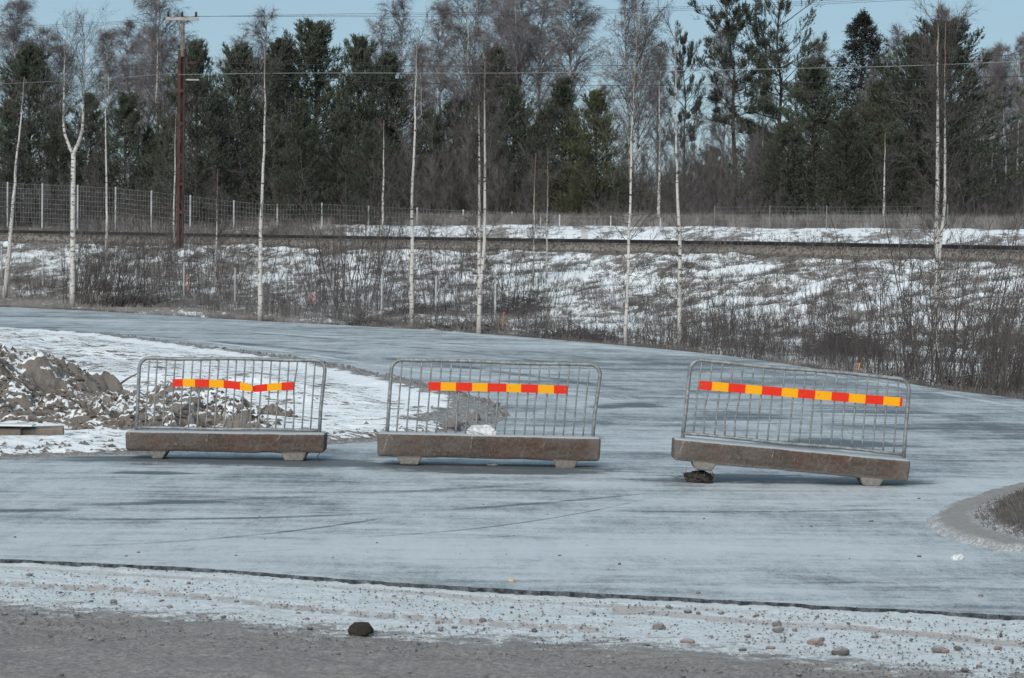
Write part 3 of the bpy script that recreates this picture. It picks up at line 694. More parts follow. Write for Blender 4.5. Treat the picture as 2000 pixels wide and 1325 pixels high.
def conifer(seed, H, Rr, kind='young', start=.05, sh=1.0):
    rg = np.random.default_rng(seed); g_ = Geo(); nd_g = Geo(); n = 14; t = np.linspace(0, 1, n)
    wob = np.cumsum(rg.normal(0, .01*H, (n, 2)), 0)*t[:, None]*(1. if kind == 'old' else .35)
    pts = np.column_stack([wob, t*H]); rad = (.011*H+.02)*(1-.9*t)+.008
    step_ = {'young': .40, 'spruce': .26, 'old': .46}[kind]; z = start*H; P = []; D = []; L = []; sec = rg.uniform(.72, 1.25, 8)
    while z < H*.99:
        q = (z/H-start)/(1-start); k = rg.integers(5, 8)
        if kind == 'young': l = Rr*(1-q)**.72*(.75+.25*min(1, q*6))+.28
        elif kind == 'spruce': l = Rr*(1-q)**.85+.08
        else: l = Rr*(1-q)**.6*(.4+.6*min(1, q*2.2))+.35
        a0 = rg.uniform(0, 6.28)
        for i in range(k):
            if kind == 'old' and rg.random() < .42: continue
            az = a0+i*6.283/k+rg.uniform(-.3, .3); sf = sec[(int(az/.785)+int(z*.35)) % 8]
            el = {'young': .02+.95*q, 'spruce': -.15+.5*q, 'old': .15+.7*q}[kind]+rg.uniform(-.15, .2)
            P.append((np.interp(z/H, t, pts[:, 0]), np.interp(z/H, t, pts[:, 1]), z+rg.uniform(-.06, .06)))
            D.append((math.cos(az)*math.cos(el), math.sin(az)*math.cos(el), math.sin(el))); L.append(l*sf*rg.uniform(.55, 1.2)*(rg.uniform(.6, 1.35) if kind == 'old' else 1))
        z += step_*rg.uniform(.8, 1.2)*(1 if kind != 'young' else 1.05)
    P = np.array(P); D = np.array(D); L = np.array(L)
    nodes, dirs = curved(g_, rg, P, D, L, .008+.010*L, 5, (0, 0, {'young': .30, 'spruce': .2, 'old': .22}[kind]), .10)
    # lateral shoots
    SP, SD, SL = [], [], []
    lo = .12 if kind != 'old' else .45
    k2 = int({'young': 19, 'spruce': 18, 'old': 21}[kind]*sh)
    P2, D2, u2, j2 = pick(rg, nodes, dirs, k2, lo, 1.)
    D2 = side_dirs(rg, D2, rg.uniform(.5, 1.0, len(P2)), .15 if kind != 'spruce' else -.15); L2 = np.clip(L[j2]*.42*(1.15-u2), .12, .8)*rg.uniform(.6, 1.1, len(P2))
    n2, d2_ = curved(g_, rg, P2, D2, L2, np.full(len(P2), .006), 2, (0, 0, .5 if kind != 'spruce' else -.1), .08)
    P3, D3, u3, j3 = pick(rg, n2, d2_, 3 if kind != 'spruce' else 3, .3, 1.)
    D3 = side_dirs(rg, D3, rg.uniform(.2, .8, len(P3)), .3 if kind != 'spruce' else -.1)
    SP = np.vstack([nodes[-1]-dirs[-1]*.08, P3, n2[-1]]); SD = np.vstack([dirs[-1], D3, d2_[-1]])
    SL = rg.uniform(.12, .34, len(SP)); up_b = np.array([0, 0, .35 if kind != 'spruce' else 0]); SD = nrm(SD+up_b)
    # candelabra of upright leaders
    if kind == 'young':
        kq = 5; A0 = np.column_stack([pts[-1, 0]+rg.uniform(-.35, .35, kq), pts[-1, 1]+rg.uniform(-.35, .35, kq), H-rg.uniform(.5, 1.1, kq)]); hL = rg.uniform(.35, .7, kq); B0 = A0+np.column_stack([rg.normal(0, .06, kq), rg.normal(0, .06, kq), hL]); g_.cones(A0, B0, .014)
        for uu in (0, .35, .7): SP = np.vstack([SP, A0+(B0-A0)*uu]); SD = np.vstack([SD, nrm(B0-A0)]); SL = np.append(SL, np.full(kq, .28))
    # top leader shoots
    tp = np.array([[pts[-1, 0], pts[-1, 1], H-.02]]).repeat(5, 0); SP = np.vstack([SP, tp, tp-np.array([0, 0, .3])]); SD = np.vstack([SD, nrm(np.column_stack([rg.normal(0, .25, 5), rg.normal(0, .25, 5), np.ones(5)])), np.tile([0, 0, 1.], (5, 1))]); SL = np.append(SL, np.full(10, .4))
    m = len(SP); kk = 8
    for i in range(kk):
        u = (i+.5)/kk; b = SP+SD*(SL*u)[:, None]
        dn = side_dirs(rg, SD, rg.uniform(.45, .85, m) if kind != 'spruce' else rg.uniform(.5, 1.0, m)); ln = (.085 if kind != 'spruce' else .06)*rg.uniform(.7, 1.2, m)
        w = nrm(np.cross(dn, rg.normal(size=dn.shape)))*.018
        nd_g.tris(b-w, b+w, b+dn*ln[:, None])
    tr_ = Geo(); tr_.tube(pts, rad, 7)
    return tr_.mesh('trunk', True), g_.mesh('branches'), nd_g.mesh('needles')

def bush(seed, H, Rr, stems, k2=8, k3=4, r=.011, lean=(0, 0), up_=.25, tw=.0045):
    rg = np.random.default_rng(seed); g_ = Geo(); m = stems
    az = rg.uniform(0, 6.28, m); rr = np.sqrt(rg.uniform(0, 1, m))*Rr*.5
    P = np.column_stack([rr*np.cos(az), rr*np.sin(az), np.full(m, -.15)])
    D = nrm(np.column_stack([np.cos(az)*rr/(Rr*.5)*.28+lean[0]+rg.normal(0, .08, m), np.sin(az)*rr/(Rr*.5)*.28+lean[1]+rg.normal(0, .08, m), np.ones(m)]))
    L = H*rg.uniform(.45, 1.05, m)
    n, d = curved(g_, rg, P, D, L, r*(L/H)+.003, 5, (0, 0, up_), .07)
    P2, D2, u, j = pick(rg, n, d, k2, .2, 1.); L2 = L[j]*rg.uniform(.1, .3, len(P2))*(1.2-u*.7)
    n2, d2 = curved(g_, rg, P2, side_dirs(rg, D2, rg.uniform(.35, .8, len(P2)), .2), L2, np.full(len(P2), tw*1.25), 2, (0, 0, .35), .1)
    if k3:
        P3, D3, u, j = pick(rg, n2, d2, k3, .1, 1.); curved(g_, rg, P3, side_dirs(rg, D3, rg.uniform(.3, .8, len(P3)), .1), rg.uniform(.08, .28, len(P3))*H/2.5, np.full(len(P3), tw), 2, (0, 0, .1), .1)
    return g_.mesh('stems')

# ------------------------------------------------------------------ far trees
LMK = [(8, 'the leftmost white trunk'), (90, 'the pine third from left'), (141, 'the forked birch'), (205, 'the thin pale stem'), (265, 'the gap before the pole'), (352, 'the utility pole'), (430, 'the broad green pine'), (508, 'the second white trunk'), (565, 'the small sign'), (622, 'the candelabra-topped pine'), (700, 'the broad dark pine'), (760, 'the dark pine group end'), (803, 'the fourth white trunk'), (870, 'the narrow birch'), (936, 'the central double trunk'), (1000, 'the dull central pine'), (1050, 'the pair of saplings'), (1100, 'the low blue-green pine'), (1165, 'the olive pine'), (1224, 'the slender birch trunk'), (1284, 'the pale wood-edge stem'), (1329, 'the sixth white trunk'), (1385, 'the slim sparse pine'), (1440, 'the left tall sparse pine'), (1520, 'the right tall sparse pine'), (1590, 'the very broad pine'), (1682, 'the black spruce'), (1745, 'the low pine right of the spruce'), (1829, 'the rightmost white trunk'), (1890, 'the first thin grey birch'), (1950, 'the thin grey birches'), (2000, 'the right picture edge')]
_used = {}
def where(px):
    q = min(LMK, key=lambda l: abs(l[0]-px)); d = px-q[0]
    return ('in line with ' if abs(d) < 9 else 'just left of ' if d < 0 else 'just right of ')+q[1]
BIR = [birch_crown(100+i, 13, rr, st_, nb, de, sm, .11) for i, (rr, st_, nb, de, sm) in enumerate([(1.7, .30, 92, 1.2, 1), (1.5, .34, 80, 1.2, 1), (1.9, .26, 110, 1.15, 2), (2.0, .28, 120, 1.15, 3), (1.3, .40, 62, 1.1, 1)])]
for t_, c_ in BIR: t_.materials.append(M['bark_birch']); c_.materials.append(M['twig_birch'])
PIN = [conifer(200, 9, 3.7), conifer(201, 9, 4.5), conifer(202, 9, 3.3), conifer(203, 8.5, 5.2, 'young', .02, 1.1)]
OLD = [conifer(210, 13, 4.0, 'old', .42, 1.35), conifer(211, 13, 4.2, 'old', .38, 1.35)]
SPR = [conifer(220, 11, 4.2, 'spruce', .30, 1.1)]
def setm(L_, nm):
    for t_, b_, n_ in L_: t_.materials.append(M['bark_pine']); b_.materials.append(M['bark_pine']); n_.materials.append(M[nm])
setm(PIN+OLD, 'needle_pine'); setm(SPR, 'needle_dark')
ol = PIN[1][2].copy(); ol.materials.clear(); ol.materials.append(M['needle_olive'])
THK = [bush(300+i, 5, 4.2, 17, 15, 17, .016, (0, 0), .1, .005) for i in range(3)]
for t_ in THK: t_.materials.append(M['twig_grey'])

def plant(name, parts, px, D, top, Hm, label, cat, group=None, wx=1.0, base=None, lean=0):
    """stand a tree at bearing px, distance D, so its tip is at image height top"""
    p = AT(px, top, D); zb = hz(p[0], D)-.1 if base is None else base
    sc = max(.2, (p[2]-zb)/Hm); e = empty(name, (p[0], D, zb), random.uniform(0, 6.28), label, cat, group)
    e.scale = (sc*wx, sc*wx, sc)
    for n_, me in parts: link(n_, me, e)
    return e
def birch(px, D, top, v, label, group='bare birches in the far tree line', wx=1.0):
    return plant('birch_tree', (('trunk', BIR[v][0]), ('crown', BIR[v][1])), px, D, top, 13, label, 'birch', group, wx)
def pine(px, D, top, v, label, group='pines in the far tree line', wx=1.0, L_=None, Hm=9, mesh=None, name='pine_tree', cat='pine'):
    wx *= 1.14 if L_ is None else 1.
    t_, b_, n_ = (L_ or PIN)[v]
    return plant(name, (('trunk', t_), ('branches', b_), ('needles', mesh or n_)), px, D, top, Hm, label, cat, group, wx)

birch(15, 140, 5, 0, 'bare birch with a dense hazy crown at the left edge of the tree line', wx=1.1)
birch(78, 150, 60, 4, 'slim bare birch rising behind the leftmost pine', wx=1.3)
birch(120, 152, 95, 1, 'slim bare birch behind the forked white birch', wx=.9)
birch(205, 142, 65, 1, 'bare birch with a pale forked stem left of the utility pole', wx=.95)
birch(255, 150, 45, 4, 'thin crowned bare birch a little left of the utility pole', wx=1.2)
birch(310, 142, -30, 3, 'tall many-stemmed white birch directly behind the utility pole', wx=1.05)
birch(285, 150, 60, 0, 'bare birch just left of the tall many-stemmed birch')
birch(378, 152, 85, 1, 'low bare birch just right of the utility pole')
birch(497, 150, 28, 2, 'bare birch with a pale double top behind the second white trunk', wx=1.0)
birch(545, 155, 95, 4, 'low bare birch top behind the pines right of the second white trunk')
birch(768, 150, -12, 2, 'bare birch with an airy double crown right of the dark pines', wx=.95)
birch(818, 138, 95, 1, 'shorter bare birch with twin pale stems beside the fourth white trunk', wx=.8)
birch(868, 146, 15, 1, 'narrow bare birch left of the tall central pair', wx=1.0)
birch(925, 142, -60, 3, 'tall broad many-stemmed birch at the centre of the skyline', wx=1.0)
birch(962, 150, -30, 0, 'tall bare birch at the right shoulder of the broad central birch', wx=.9)
birch(1022, 140, -55, 2, 'tall bare birch with two thick white stems right of centre', wx=1.0)
birch(1065, 152, -20, 1, 'narrow bare birch between the two tall ones right of centre', wx=.9)
birch(1112, 140, -25, 0, 'full crowned bare birch above the pair of low pines', wx=1.15)
birch(1240, 138, -25, 2, 'tall airy birch with a bright white stem between two sky gaps', wx=.95)
birch(1290, 146, 105, 1, 'small reddish bare birch right of the tall airy birch', wx=.8)
birch(1180, 156, 170, 4, 'low bare birch in the sky gap right of the olive pine')
birch(1410, 150, 60, 1, 'bare birch behind the left of the two tall sparse pines', wx=.9)
birch(1490, 152, 110, 1, 'white stemmed birch between the two tall sparse pines', wx=.8)
birch(1600, 160, 85, 1, 'faint slim birch in the sky gap left of the dark spruce', wx=.8)
birch(1702, 140, 140, 2, 'white stemmed birch in front of the dark spruce', wx=.7)
birch(1745, 155, 60, 2, 'pale hazy birch between the dark spruce and the right-hand pine', wx=.8)
birch(1842, 130, 20, 1, 'hazy birch behind the rightmost white trunk', wx=.6)
for i, (px, tp) in enumerate([(1905, 120), (1928, 104), (1950, 98), (1972, 92), (1992, 80), (2012, 75), (1890, 150), (1938, 130), (2030, 90)]):
    birch(px, 138+8*(i % 3), tp, [4, 1, 4, 0][i % 4], 'thin grey birch at far right, '+where(px), 'thin birches at the right edge', .75)

pine(62, 138, 105, 0, 'dark narrow-topped pine third tree from the left edge', wx=1.1, L_=PIN)
pine(20, 135, 210, 1, 'low wide pine at the left edge', wx=.9)
pine(110, 136, 215, 3, 'dark wide pine left of the forked white birch', wx=.8)
pine(178, 140, 195, 2, 'small dark pine right of the forked white birch')
pine(245, 138, 195, 0, 'dark pine with thin branches left of the utility pole', wx=1.)
pine(330, 138, 240, 2, 'half hidden pine just behind the utility pole foot', wx=1.1)
pine(385, 130, 100, 1, 'broad green pine immediately right of the utility pole', wx=.8)
pine(425, 134, 190, 3, 'wide green pine low between the pole and the second white trunk', wx=.9)
pine(462, 138, 105, 0, 'pointed pine left of the second white trunk', wx=.9)
pine(552, 136, 95, 0, 'pointed dark pine right of the second white trunk', wx=1.)
pine(590, 128, 210, 1, 'grey-green bushy pine below the tallest dark pine', wx=.85)
pine(622, 140, 62, 0, 'tallest dark pine of the left group with a candelabra top', wx=1.05)
pine(540, 132, 235, 2, 'lower dull pine beside the second white trunk', wx=1.1)
pine(700, 136, 92, 1, 'broad dark pine with several upright leaders', wx=.85)
pine(668, 130, 215, 3, 'big blue-green pine in front of the broad dark one', wx=.85)
pine(757, 140, 118, 2, 'dark pine at the right end of the left pine group', wx=1.1)
pine(725, 128, 250, 3, 'low dull pine left of the fourth white trunk', wx=.75)
pine(885, 140, 205, 2, 'pine half hidden by grey twigs left of the central white trunk', wx=1.)
pine(965, 140, 112, 0, 'slim dark pine behind the central white trunk', wx=.75)
pine(1005, 134, 180, 2, 'dull pine right of the central white trunk', wx=.95)
pine(1045, 136, 250, 3, 'low dark pine under the tall right-of-centre birch', wx=.7)
pine(1100, 130, 170, 1, 'dark blue-green pine, left one of the low pair', wx=.9)
pine(1165, 126, 192, 1, 'olive green bushy pine, right one of the low pair', wx=.95, mesh=ol)
pine(1130, 124, 330, 3, 'low olive pine at the foot of the pair', wx=.7, mesh=ol)
OH = 13
pine(842, 137, 225, 1, 'dull green pine behind grey twigs right of the fourth trunk', wx=.75)
pine(930, 134, 262, 3, 'low dull pine behind the central white trunk', wx=.65)
pine(1062, 138, 225, 2, 'dark pine just left of the low pair of pines', wx=.95)
pine(1495, 134, 285, 3, 'low green pine beneath the left sparse pine', wx=.6)
pine(1715, 132, 175, 1, 'green pine filling between the spruce and the right-hand pine', wx=.75)
pine(290, 140, 260, 1, 'low green pine behind the gap left of the pole', wx=.7)
pine(1338, 140, 78, 0, 'slim sparse pine beside the sixth white trunk', L_=OLD, Hm=OH, wx=.62)
pine(1440, 142, 0, 0, 'tall sparse long-trunked pine, left of two', L_=OLD, Hm=OH, wx=1.0)
pine(1520, 144, -12, 1, 'tall sparse long-trunked pine, right of two', L_=OLD, Hm=OH, wx=.95)
pine(1590, 128, 132, 1, 'very broad green pine left of the dark spruce', wx=1.1)
pine(1540, 126, 240, 3, 'low wing of green pine beneath the two sparse pines', wx=.9)
pine(1650, 124, 215, 3, 'wide green pine low in front of the dark spruce', wx=.95)
pine(1682, 142, 30, 0, 'nearly black spruce standing above the green pines', L_=SPR, Hm=11, name='spruce_tree', cat='spruce', group='spruces', wx=.95)
pine(1790, 126, 88, 1, 'broad olive-dark pine left of the rightmost white trunk', wx=.95)
pine(1745, 124, 240, 3, 'low dark pine left of the rightmost white trunk', wx=.85)
pine(1835, 130, 60, 0, 'dark pine immediately behind the rightmost white trunk', wx=1.3)
pine(1870, 128, 200, 3, 'low dark pine right of the rightmost white trunk', wx=.7)
pine(1935, 165, 300, 3, 'dim pine deep behind the thin birches at the right edge', wx=.9)

# grey thickets between the pines
i = 0
for px, top_, D in [(50, 300, 128), (150, 270, 126), (215, 300, 130), (290, 290, 124), (345, 310, 122), (480, 160, 128), (515, 200, 126), (575, 290, 124), (640, 340, 122), (745, 250, 124), (790, 220, 130), (825, 150, 134), (850, 280, 122), (880, 190, 126), (915, 165, 128), (955, 165, 126), (985, 260, 122), (1035, 330, 122), (1070, 350, 120), (1215, 260, 128), (1265, 210, 132), (1300, 240, 128), (1350, 230, 126), (1385, 220, 130), (1420, 225, 128), (1455, 215, 126), (1490, 240, 124), (1400, 300, 120), (1460, 310, 119), (1340, 330, 120), (1530, 340, 118), (1620, 350, 117), (1700, 330, 118), (1755, 330, 117), (1810, 300, 118), (1850, 310, 116), (1890, 250, 128), (1925, 230, 130), (1960, 220, 128), (1995, 210, 130), (1920, 330, 118), (1975, 330, 118), (1235, 300, 124), (1275, 280, 126), (1315, 290, 124), (1360, 260, 122), (1400, 245, 123), (1440, 240, 124), (1480, 255, 122), (1505, 290, 120), (1380, 320, 118), (1430, 330, 118), (1480, 330, 118), (1900, 300, 121), (1945, 300, 121), (1985, 290, 122), (20, 330, 124), (100, 340, 125), (430, 330, 122), (1180, 340, 119), (1250, 330, 120), (700, 350, 121), (240, 350, 125), (385, 350, 123), (550, 350, 122), (2020, 250, 125), (-20, 280, 128)]:
    plant('tall_thicket', (('stems', THK[i % 3]),), px+random.uniform(-8, 8), D+7, top_+18+random.uniform(-15, 15), 5.2, ['tall grey-brown thicket, ', 'shorter rounded thicket, ', 'thin-topped thicket, '][i % 3]+where(px), 'thicket', 'grey thickets between the far pines', .8); i += 1
for j in range(38):
    px = -60+j*56+random.uniform(-20, 20)
    if 1180 < px < 1210: continue
    plant('tall_thicket', (('stems', THK[(j+1) % 3]),), px, 134+random.uniform(-3, 8), random.uniform(300, 370), 5.2, 'low thicket among the pine feet, '+where(px), 'thicket', 'low thickets among the pine feet', 1.1)
# young trees closing the back of the wood
for j in range(46):
    px = -90+j*48+random.uniform(-14, 14)
    gap = 1200 < px < 1320 or 1880 < px
    plant('tall_thicket', (('stems', THK[j % 3]),), px, 165+random.uniform(-6, 25), random.uniform(255, 320) if not gap else random.uniform(240, 300), 5.2, 'dim thicket deep in wood, '+where(px), 'thicket', 'dim thickets deep in the wood', 1.0)
for j in range(24):
    px = -60+j*92+random.uniform(-25, 25)
    if 1190 < px < 1330: continue
    pine(px, 178+random.uniform(-5, 14), random.uniform(250, 330), [1, 3][j % 2], 'dim pine deep in the wood, '+where(px), 'dim pines deep in the wood', 1.1)

# ------------------------------------------------------------------ near white birches along the road
def near_birch(px, D, top, wpx, label, forks=(), twigs=26, low=0.12, crown=.55, seed=0, tilt=0., group='white-trunked birches along the road', up_len=1.0):
    rg = np.random.default_rng(seed); x0, y0 = AT(px, 600, D)[:2]; zb = hz(x0, D)-.08
    H = AT(px, top, D)[2]-zb; r = wpx*.40*D/F
    e = empty('birch_tree', (x0, y0, zb), 0, label, 'birch', group); n = 22; tilt += -(0); t = np.linspace(0, 1, n); g_ = Geo(); lines = []
    wob = np.cumsum(rg.normal(0, .0016*H, (n, 2)), 0); wob -= wob[0]
    def stem(p0, tl, Hs, rad0, dx, curve):
        tt = np.linspace(0, 1, n); x = p0[0]+dx*np.sin(np.clip(tt*curve, 0, 1)*math.pi/2)+wob[:, 0]*.6; y = p0[1]+wob[:, 1]*.6+dx*.2*tt
        return np.column_stack([x, y, p0[2]+tt*Hs]), rad0*(1-.92*tt)+.004
    if forks:
        hf = forks[0]; tt = np.linspace(0, 1, 8); lines.append((np.column_stack([tilt*tt*hf, 0*tt, tt*hf*H]), r*(1.12-.25*tt)))
        for dx, f2, rf in forks[1]:
            lines.append(stem((tilt*hf, 0, hf*H-.05), 0, (1-hf)*H*f2, r*rf, dx, 3.6))
    else:
        pts = np.column_stack([wob[:, 0]+tilt*t, wob[:, 1], t*H]); lines.append((pts, r*(1.1-1.02*t**.8)+.004))
    for li, (pts, rad) in enumerate(lines):
        if forks and li == 0: continue
        m = int(twigs*(1 if not forks else .6)); tb = rg.uniform(low if not forks else .02, .98, m); tt = np.linspace(0, 1, len(pts))
        P = np.column_stack([np.interp(tb, tt, pts[:, i]) for i in range(3)]); az = rg.uniform(0, 6.28, m); el = rg.uniform(.5, 1.05, m)+.25*tb
        D_ = np.column_stack([np.cos(az)*np.cos(el), np.sin(az)*np.cos(el), np.sin(el)]); L = H*(.10+.10*np.sin(tb*math.pi))*rg.uniform(.5, 1.15, m)*up_len*crown/.55
        n1, d1 = curved(g_, rg, P, D_, L, .004+.006*(L/L.max()), 5, (0, 0, .25), .09)
        P2, D2, u, j = pick(rg, n1, d1, 12, .12, 1.); L2 = L[j]*rg.uniform(.15, .4, len(P2))
        n2, d2 = curved(g_, rg, P2, side_dirs(rg, D2, rg.uniform(.35, .85, len(P2)), .05), L2, np.full(len(P2), .0045), 3, (0, 0, -.1), .12)
        P3, D3, u, j = pick(rg, n2, d2, 5, .2, 1.); curved(g_, rg, P3, side_dirs(rg, D3, rg.uniform(.3, .8, len(P3)), 0), rg.uniform(.12, .35, len(P3)), np.full(len(P3), .003), 2, (0, 0, -.3), .1)
    # sparse drooping dark twigs low on the trunk
    m = 16; tb = rg.uniform(.03, .38, m); pts = lines[0][0]; tt = np.linspace(0, 1, len(pts)); zf = tb*H if not forks else tb*H*.9
    P = np.column_stack([np.interp(zf, pts[:, 2], pts[:, 0]), 0*zf, zf]); az = rg.uniform(0, 6.28, m)
    D_ = np.column_stack([np.cos(az)*.9, np.sin(az)*.5, rg.uniform(-.1, .5, m)])
    n1, d1 = curved(g_, rg, P, nrm(D_), rg.uniform(.4, 1.3, m), np.full(m, .008), 5, (0, 0, .35), .14)
    P2, D2, u, j = pick(rg, n1, d1, 7, .2, 1.); curved(g_, rg, P2, side_dirs(rg, D2, rg.uniform(.35, .8, len(P2)), .1), rg.uniform(.12, .45, len(P2)), np.full(len(P2), .0042), 3, (0, 0, .1), .12)
    link('trunk', trunk_mesh('trunk', lines), e, M['bark_birch']); link('branches', g_.mesh('branches'), e, M['twig_dark'])
    return e
near_birch(8, 100, 150, 13, 'white birch at the left edge with side limbs rising from mid trunk', seed=1, tilt=.75, twigs=22)
near_birch(141, 88, 62, 13, 'white birch forking into two upright stems at mid height, left of the utility pole', forks=(.565, [(-.36, .95, .6), (.30, 1.0, .66)]), seed=2, tilt=.0, twigs=60)
near_birch(508, 75, 95, 12.5, 'straight single white birch trunk at the roadside, second from the utility pole', seed=3, tilt=.12, twigs=20)
near_birch(803, 76, 62, 11.5, 'straight white birch trunk with a reddish top, left neighbour of the central double trunk', seed=4, tilt=.15, twigs=22)
near_birch(936, 66, 118, 12, 'central white birch with two trunks close together standing at the road edge', forks=(.16, [(-.04, .93, .8), (.10, 1., .85)]), seed=5, tilt=.05, twigs=34)
near_birch(1224, 58, -20, 8.5, 'slender white birch trunk at the road edge, nearest to the camera', seed=6, tilt=.15, twigs=34, crown=.8)
near_birch(1329, 64, 55, 12, 'white birch trunk standing in the dark brush right of centre', seed=7, tilt=-.08, twigs=24)
near_birch(1829, 60, -12, 14, 'rightmost white birch with double trunk and steep upright limbs', forks=(.30, [(-.02, 1., .85), (.16, .9, .6)]), seed=8, tilt=.05, twigs=60, crown=.5)
for px, D, tp, w, lb in [(205, 112, 120, 7, 'thin pale birch stem between the forked birch and the utility pole'), (337, 108, 210, 6, 'thin pale birch stem just left of the utility pole'), (1040, 96, 300, 4.5, 'left one of two slim birch saplings on the slope right of the central trunk'), (1066, 97, 290, 4.5, 'right one of two slim birch saplings on the slope right of the central trunk'), (747, 118, 235, 7, 'small branching birch behind the railway left of the fourth trunk'), (420, 104, 330, 4.5, 'reddish thin sapling on the slope right of the utility pole'), (1284, 120, 150, 9, 'pale birch stem at the wood edge left of the sixth white trunk'), (1722, 113, 260, 7, 'short pale stem under the dark pines right of centre')]:
    near_birch(px, D, tp, w, lb, seed=int(px), twigs=18, low=.2, group='thin birch saplings on the slope', crown=.5)

# ------------------------------------------------------------------ brush
BS = [bush(400, 3.0, 2.0, 20, 8, 3, .010, tw=.0035), bush(401, 2.6, 2.4, 26, 7, 3, .009, tw=.0035), bush(402, 3.4, 1.3, 11, 9, 3, .012, tw=.0035), bush(403, 1.5, 2.6, 46, 6, 3, .006, tw=.0035), bush(404, 3.4, 1.5, 24, 9, 5, .013, (.28, 0), tw=.0045), bush(405, 1.1, 2.4, 60, 6, 3, .005, tw=.0035)]
BD = []
for b in BS:
    b.materials.append(M['twig_dark']); c_ = b.copy(); c_.materials.clear(); c_.materials.append(M['twig_grey']); BD.append(c_)
def shrub(px, D, sc, v, label, group, grey=False, wx=1.):
    x = AT(px, 600, D)[0]; e = (BD if grey else BS)[v]
    o = link('bare_bush', e); o.location = (x, D, hz(x, D)); o.rotation_euler = (0, 0, random.uniform(0, 6.28) if v != 4 else random.uniform(-.5, .5)); o.scale = (sc*wx, sc*wx, sc)
    return tag(o, label, 'bush', group)
ORD = 'leftmost second third fourth fifth sixth seventh eighth ninth tenth eleventh twelfth 13th 14th 15th 16th 17th 18th 19th 20th 21st 22nd 23rd 24th 25th'.split()
def row(xs, Ds, vs, scs, label, group, grey=False, jit=6, jd=1.5):
    base_l = label
    for q, px in enumerate(xs):
        label = base_l+', '+(ORD[q] if q else ORD[0])+(' from left' if q else ' one')
        D = np.interp(px, [xs[0], xs[-1]], Ds)+random.uniform(-jd, jd); shrub(px+random.uniform(-jit, jit), D, random.uniform(*scs), random.choice(vs), label, group, grey)
row(range(20, 300, 40), (100, 92), [0, 2, 1, 3], (.7, 1.2), "dark bare bush along the far road edge, left area", 'dark bushes left of the pole')
row([165, 195, 230], (93, 91), [0, 4, 1], (1.0, 1.5), "taller dark bush beside the forked birch foot", 'tall bushes at the forked birch')
row(range(250, 490, 30), (104, 98), [2, 0, 1], (1.1, 1.7), "thin tall bush below the utility pole foot", 'bushes below the pole')
row(range(290, 480, 38), (96, 88), [3, 5], (.8, 1.2), "low grey bush between forked birch and second trunk", 'low grey bushes', True)
row(range(520, 700, 30), (86, 80), [3, 5, 3], (.8, 1.15), "low grey bush by the small sign's fence", 'low grey bushes by the sign', True)
row([655, 672, 690, 705, 722, 738], (94, 92), [2, 0, 2], (1.3, 1.7), "tall thin bush left of the fourth white trunk", 'tall bushes left of the fourth trunk')
row([570, 600, 630], (97, 95), [0, 2], (.9, 1.2), "thin bush on the slope above the small sign", 'bushes above the sign')
row(range(820, 1060, 28), (92, 90), [1, 0, 2], (.8, 1.3), "thin bush at slope foot behind central trunk", 'bushes round the central trunk')
row(range(700, 1080, 40), (78, 68), [5, 3], (.6, .9), "low grey weedy bush near the central trunks", 'weedy bushes centre', True)
row(range(1060, 1330, 36), (66, 60), [5, 3], (.55, .95), "low weedy bush at road edge right of centre", 'weedy bushes right of centre')
row(range(1180, 1300, 34), (88, 84), [5, 3], (.6, .9), "weedy bush at slope foot right of slender birch", 'weedy bushes at the slope foot', True)
row(range(1330, 1700, 20), (68, 60), [1, 3, 0, 1], (.55, .85), "dense dark bush in brush right of sixth trunk", 'dense dark brush')
row(range(1340, 1480, 32), (59, 54), [1, 3], (.5, .75), "short dark bush behind the right barrier, front row", 'front row of dark brush', jd=.8)
row(range(1420, 1700, 50), (78, 70), [2, 5], (.7, 1.2), "thin bush on snow above the thick brush", 'bushes on the right slope')
row(range(1700, 1800, 33), (50, 46), [2, 0], (.75, 1.15), "tall dark bush left of the rightmost birch", 'tall bushes left of the right birch', jd=1)
row(range(1790, 1905, 26), (53, 49), [2, 0, 2], (1.1, 1.6), 'tall thin dark bush crowding the rightmost birch', 'tall bushes at the right birch', jd=2)
row(range(1900, 2080, 30), (45, 40), [4, 0, 4], (.62, .92), "dark leaning bush at the right picture edge", 'leaning bushes at the right edge', jd=1)
row(range(1940, 2060, 50), (51, 47), [4, 1], (.7, 1.0), "dark bush behind the leaning ones at right", 'bushes behind the leaning ones')
row(range(1360, 2010, 48), (99, 90), [5, 2], (.4, .8), "small bush sprouting from snow beside the track", 'small bushes by the track', True)
row(range(560, 900, 48), (117, 115), [5, 3], (.5, .8), "small grey bush between track and far fence", 'small bushes at the far fence', True)
row(range(130, 520, 40), (124, 118), [3, 5], (.6, .95), "grey bush before the far fence at left", 'grey bushes at the far fence', True)
row(range(1180, 2000, 38), (123, 117), [3, 5], (.9, 1.3), "frosty grey bush at wood edge above snowbank", 'frosty bushes at the wood edge', True)

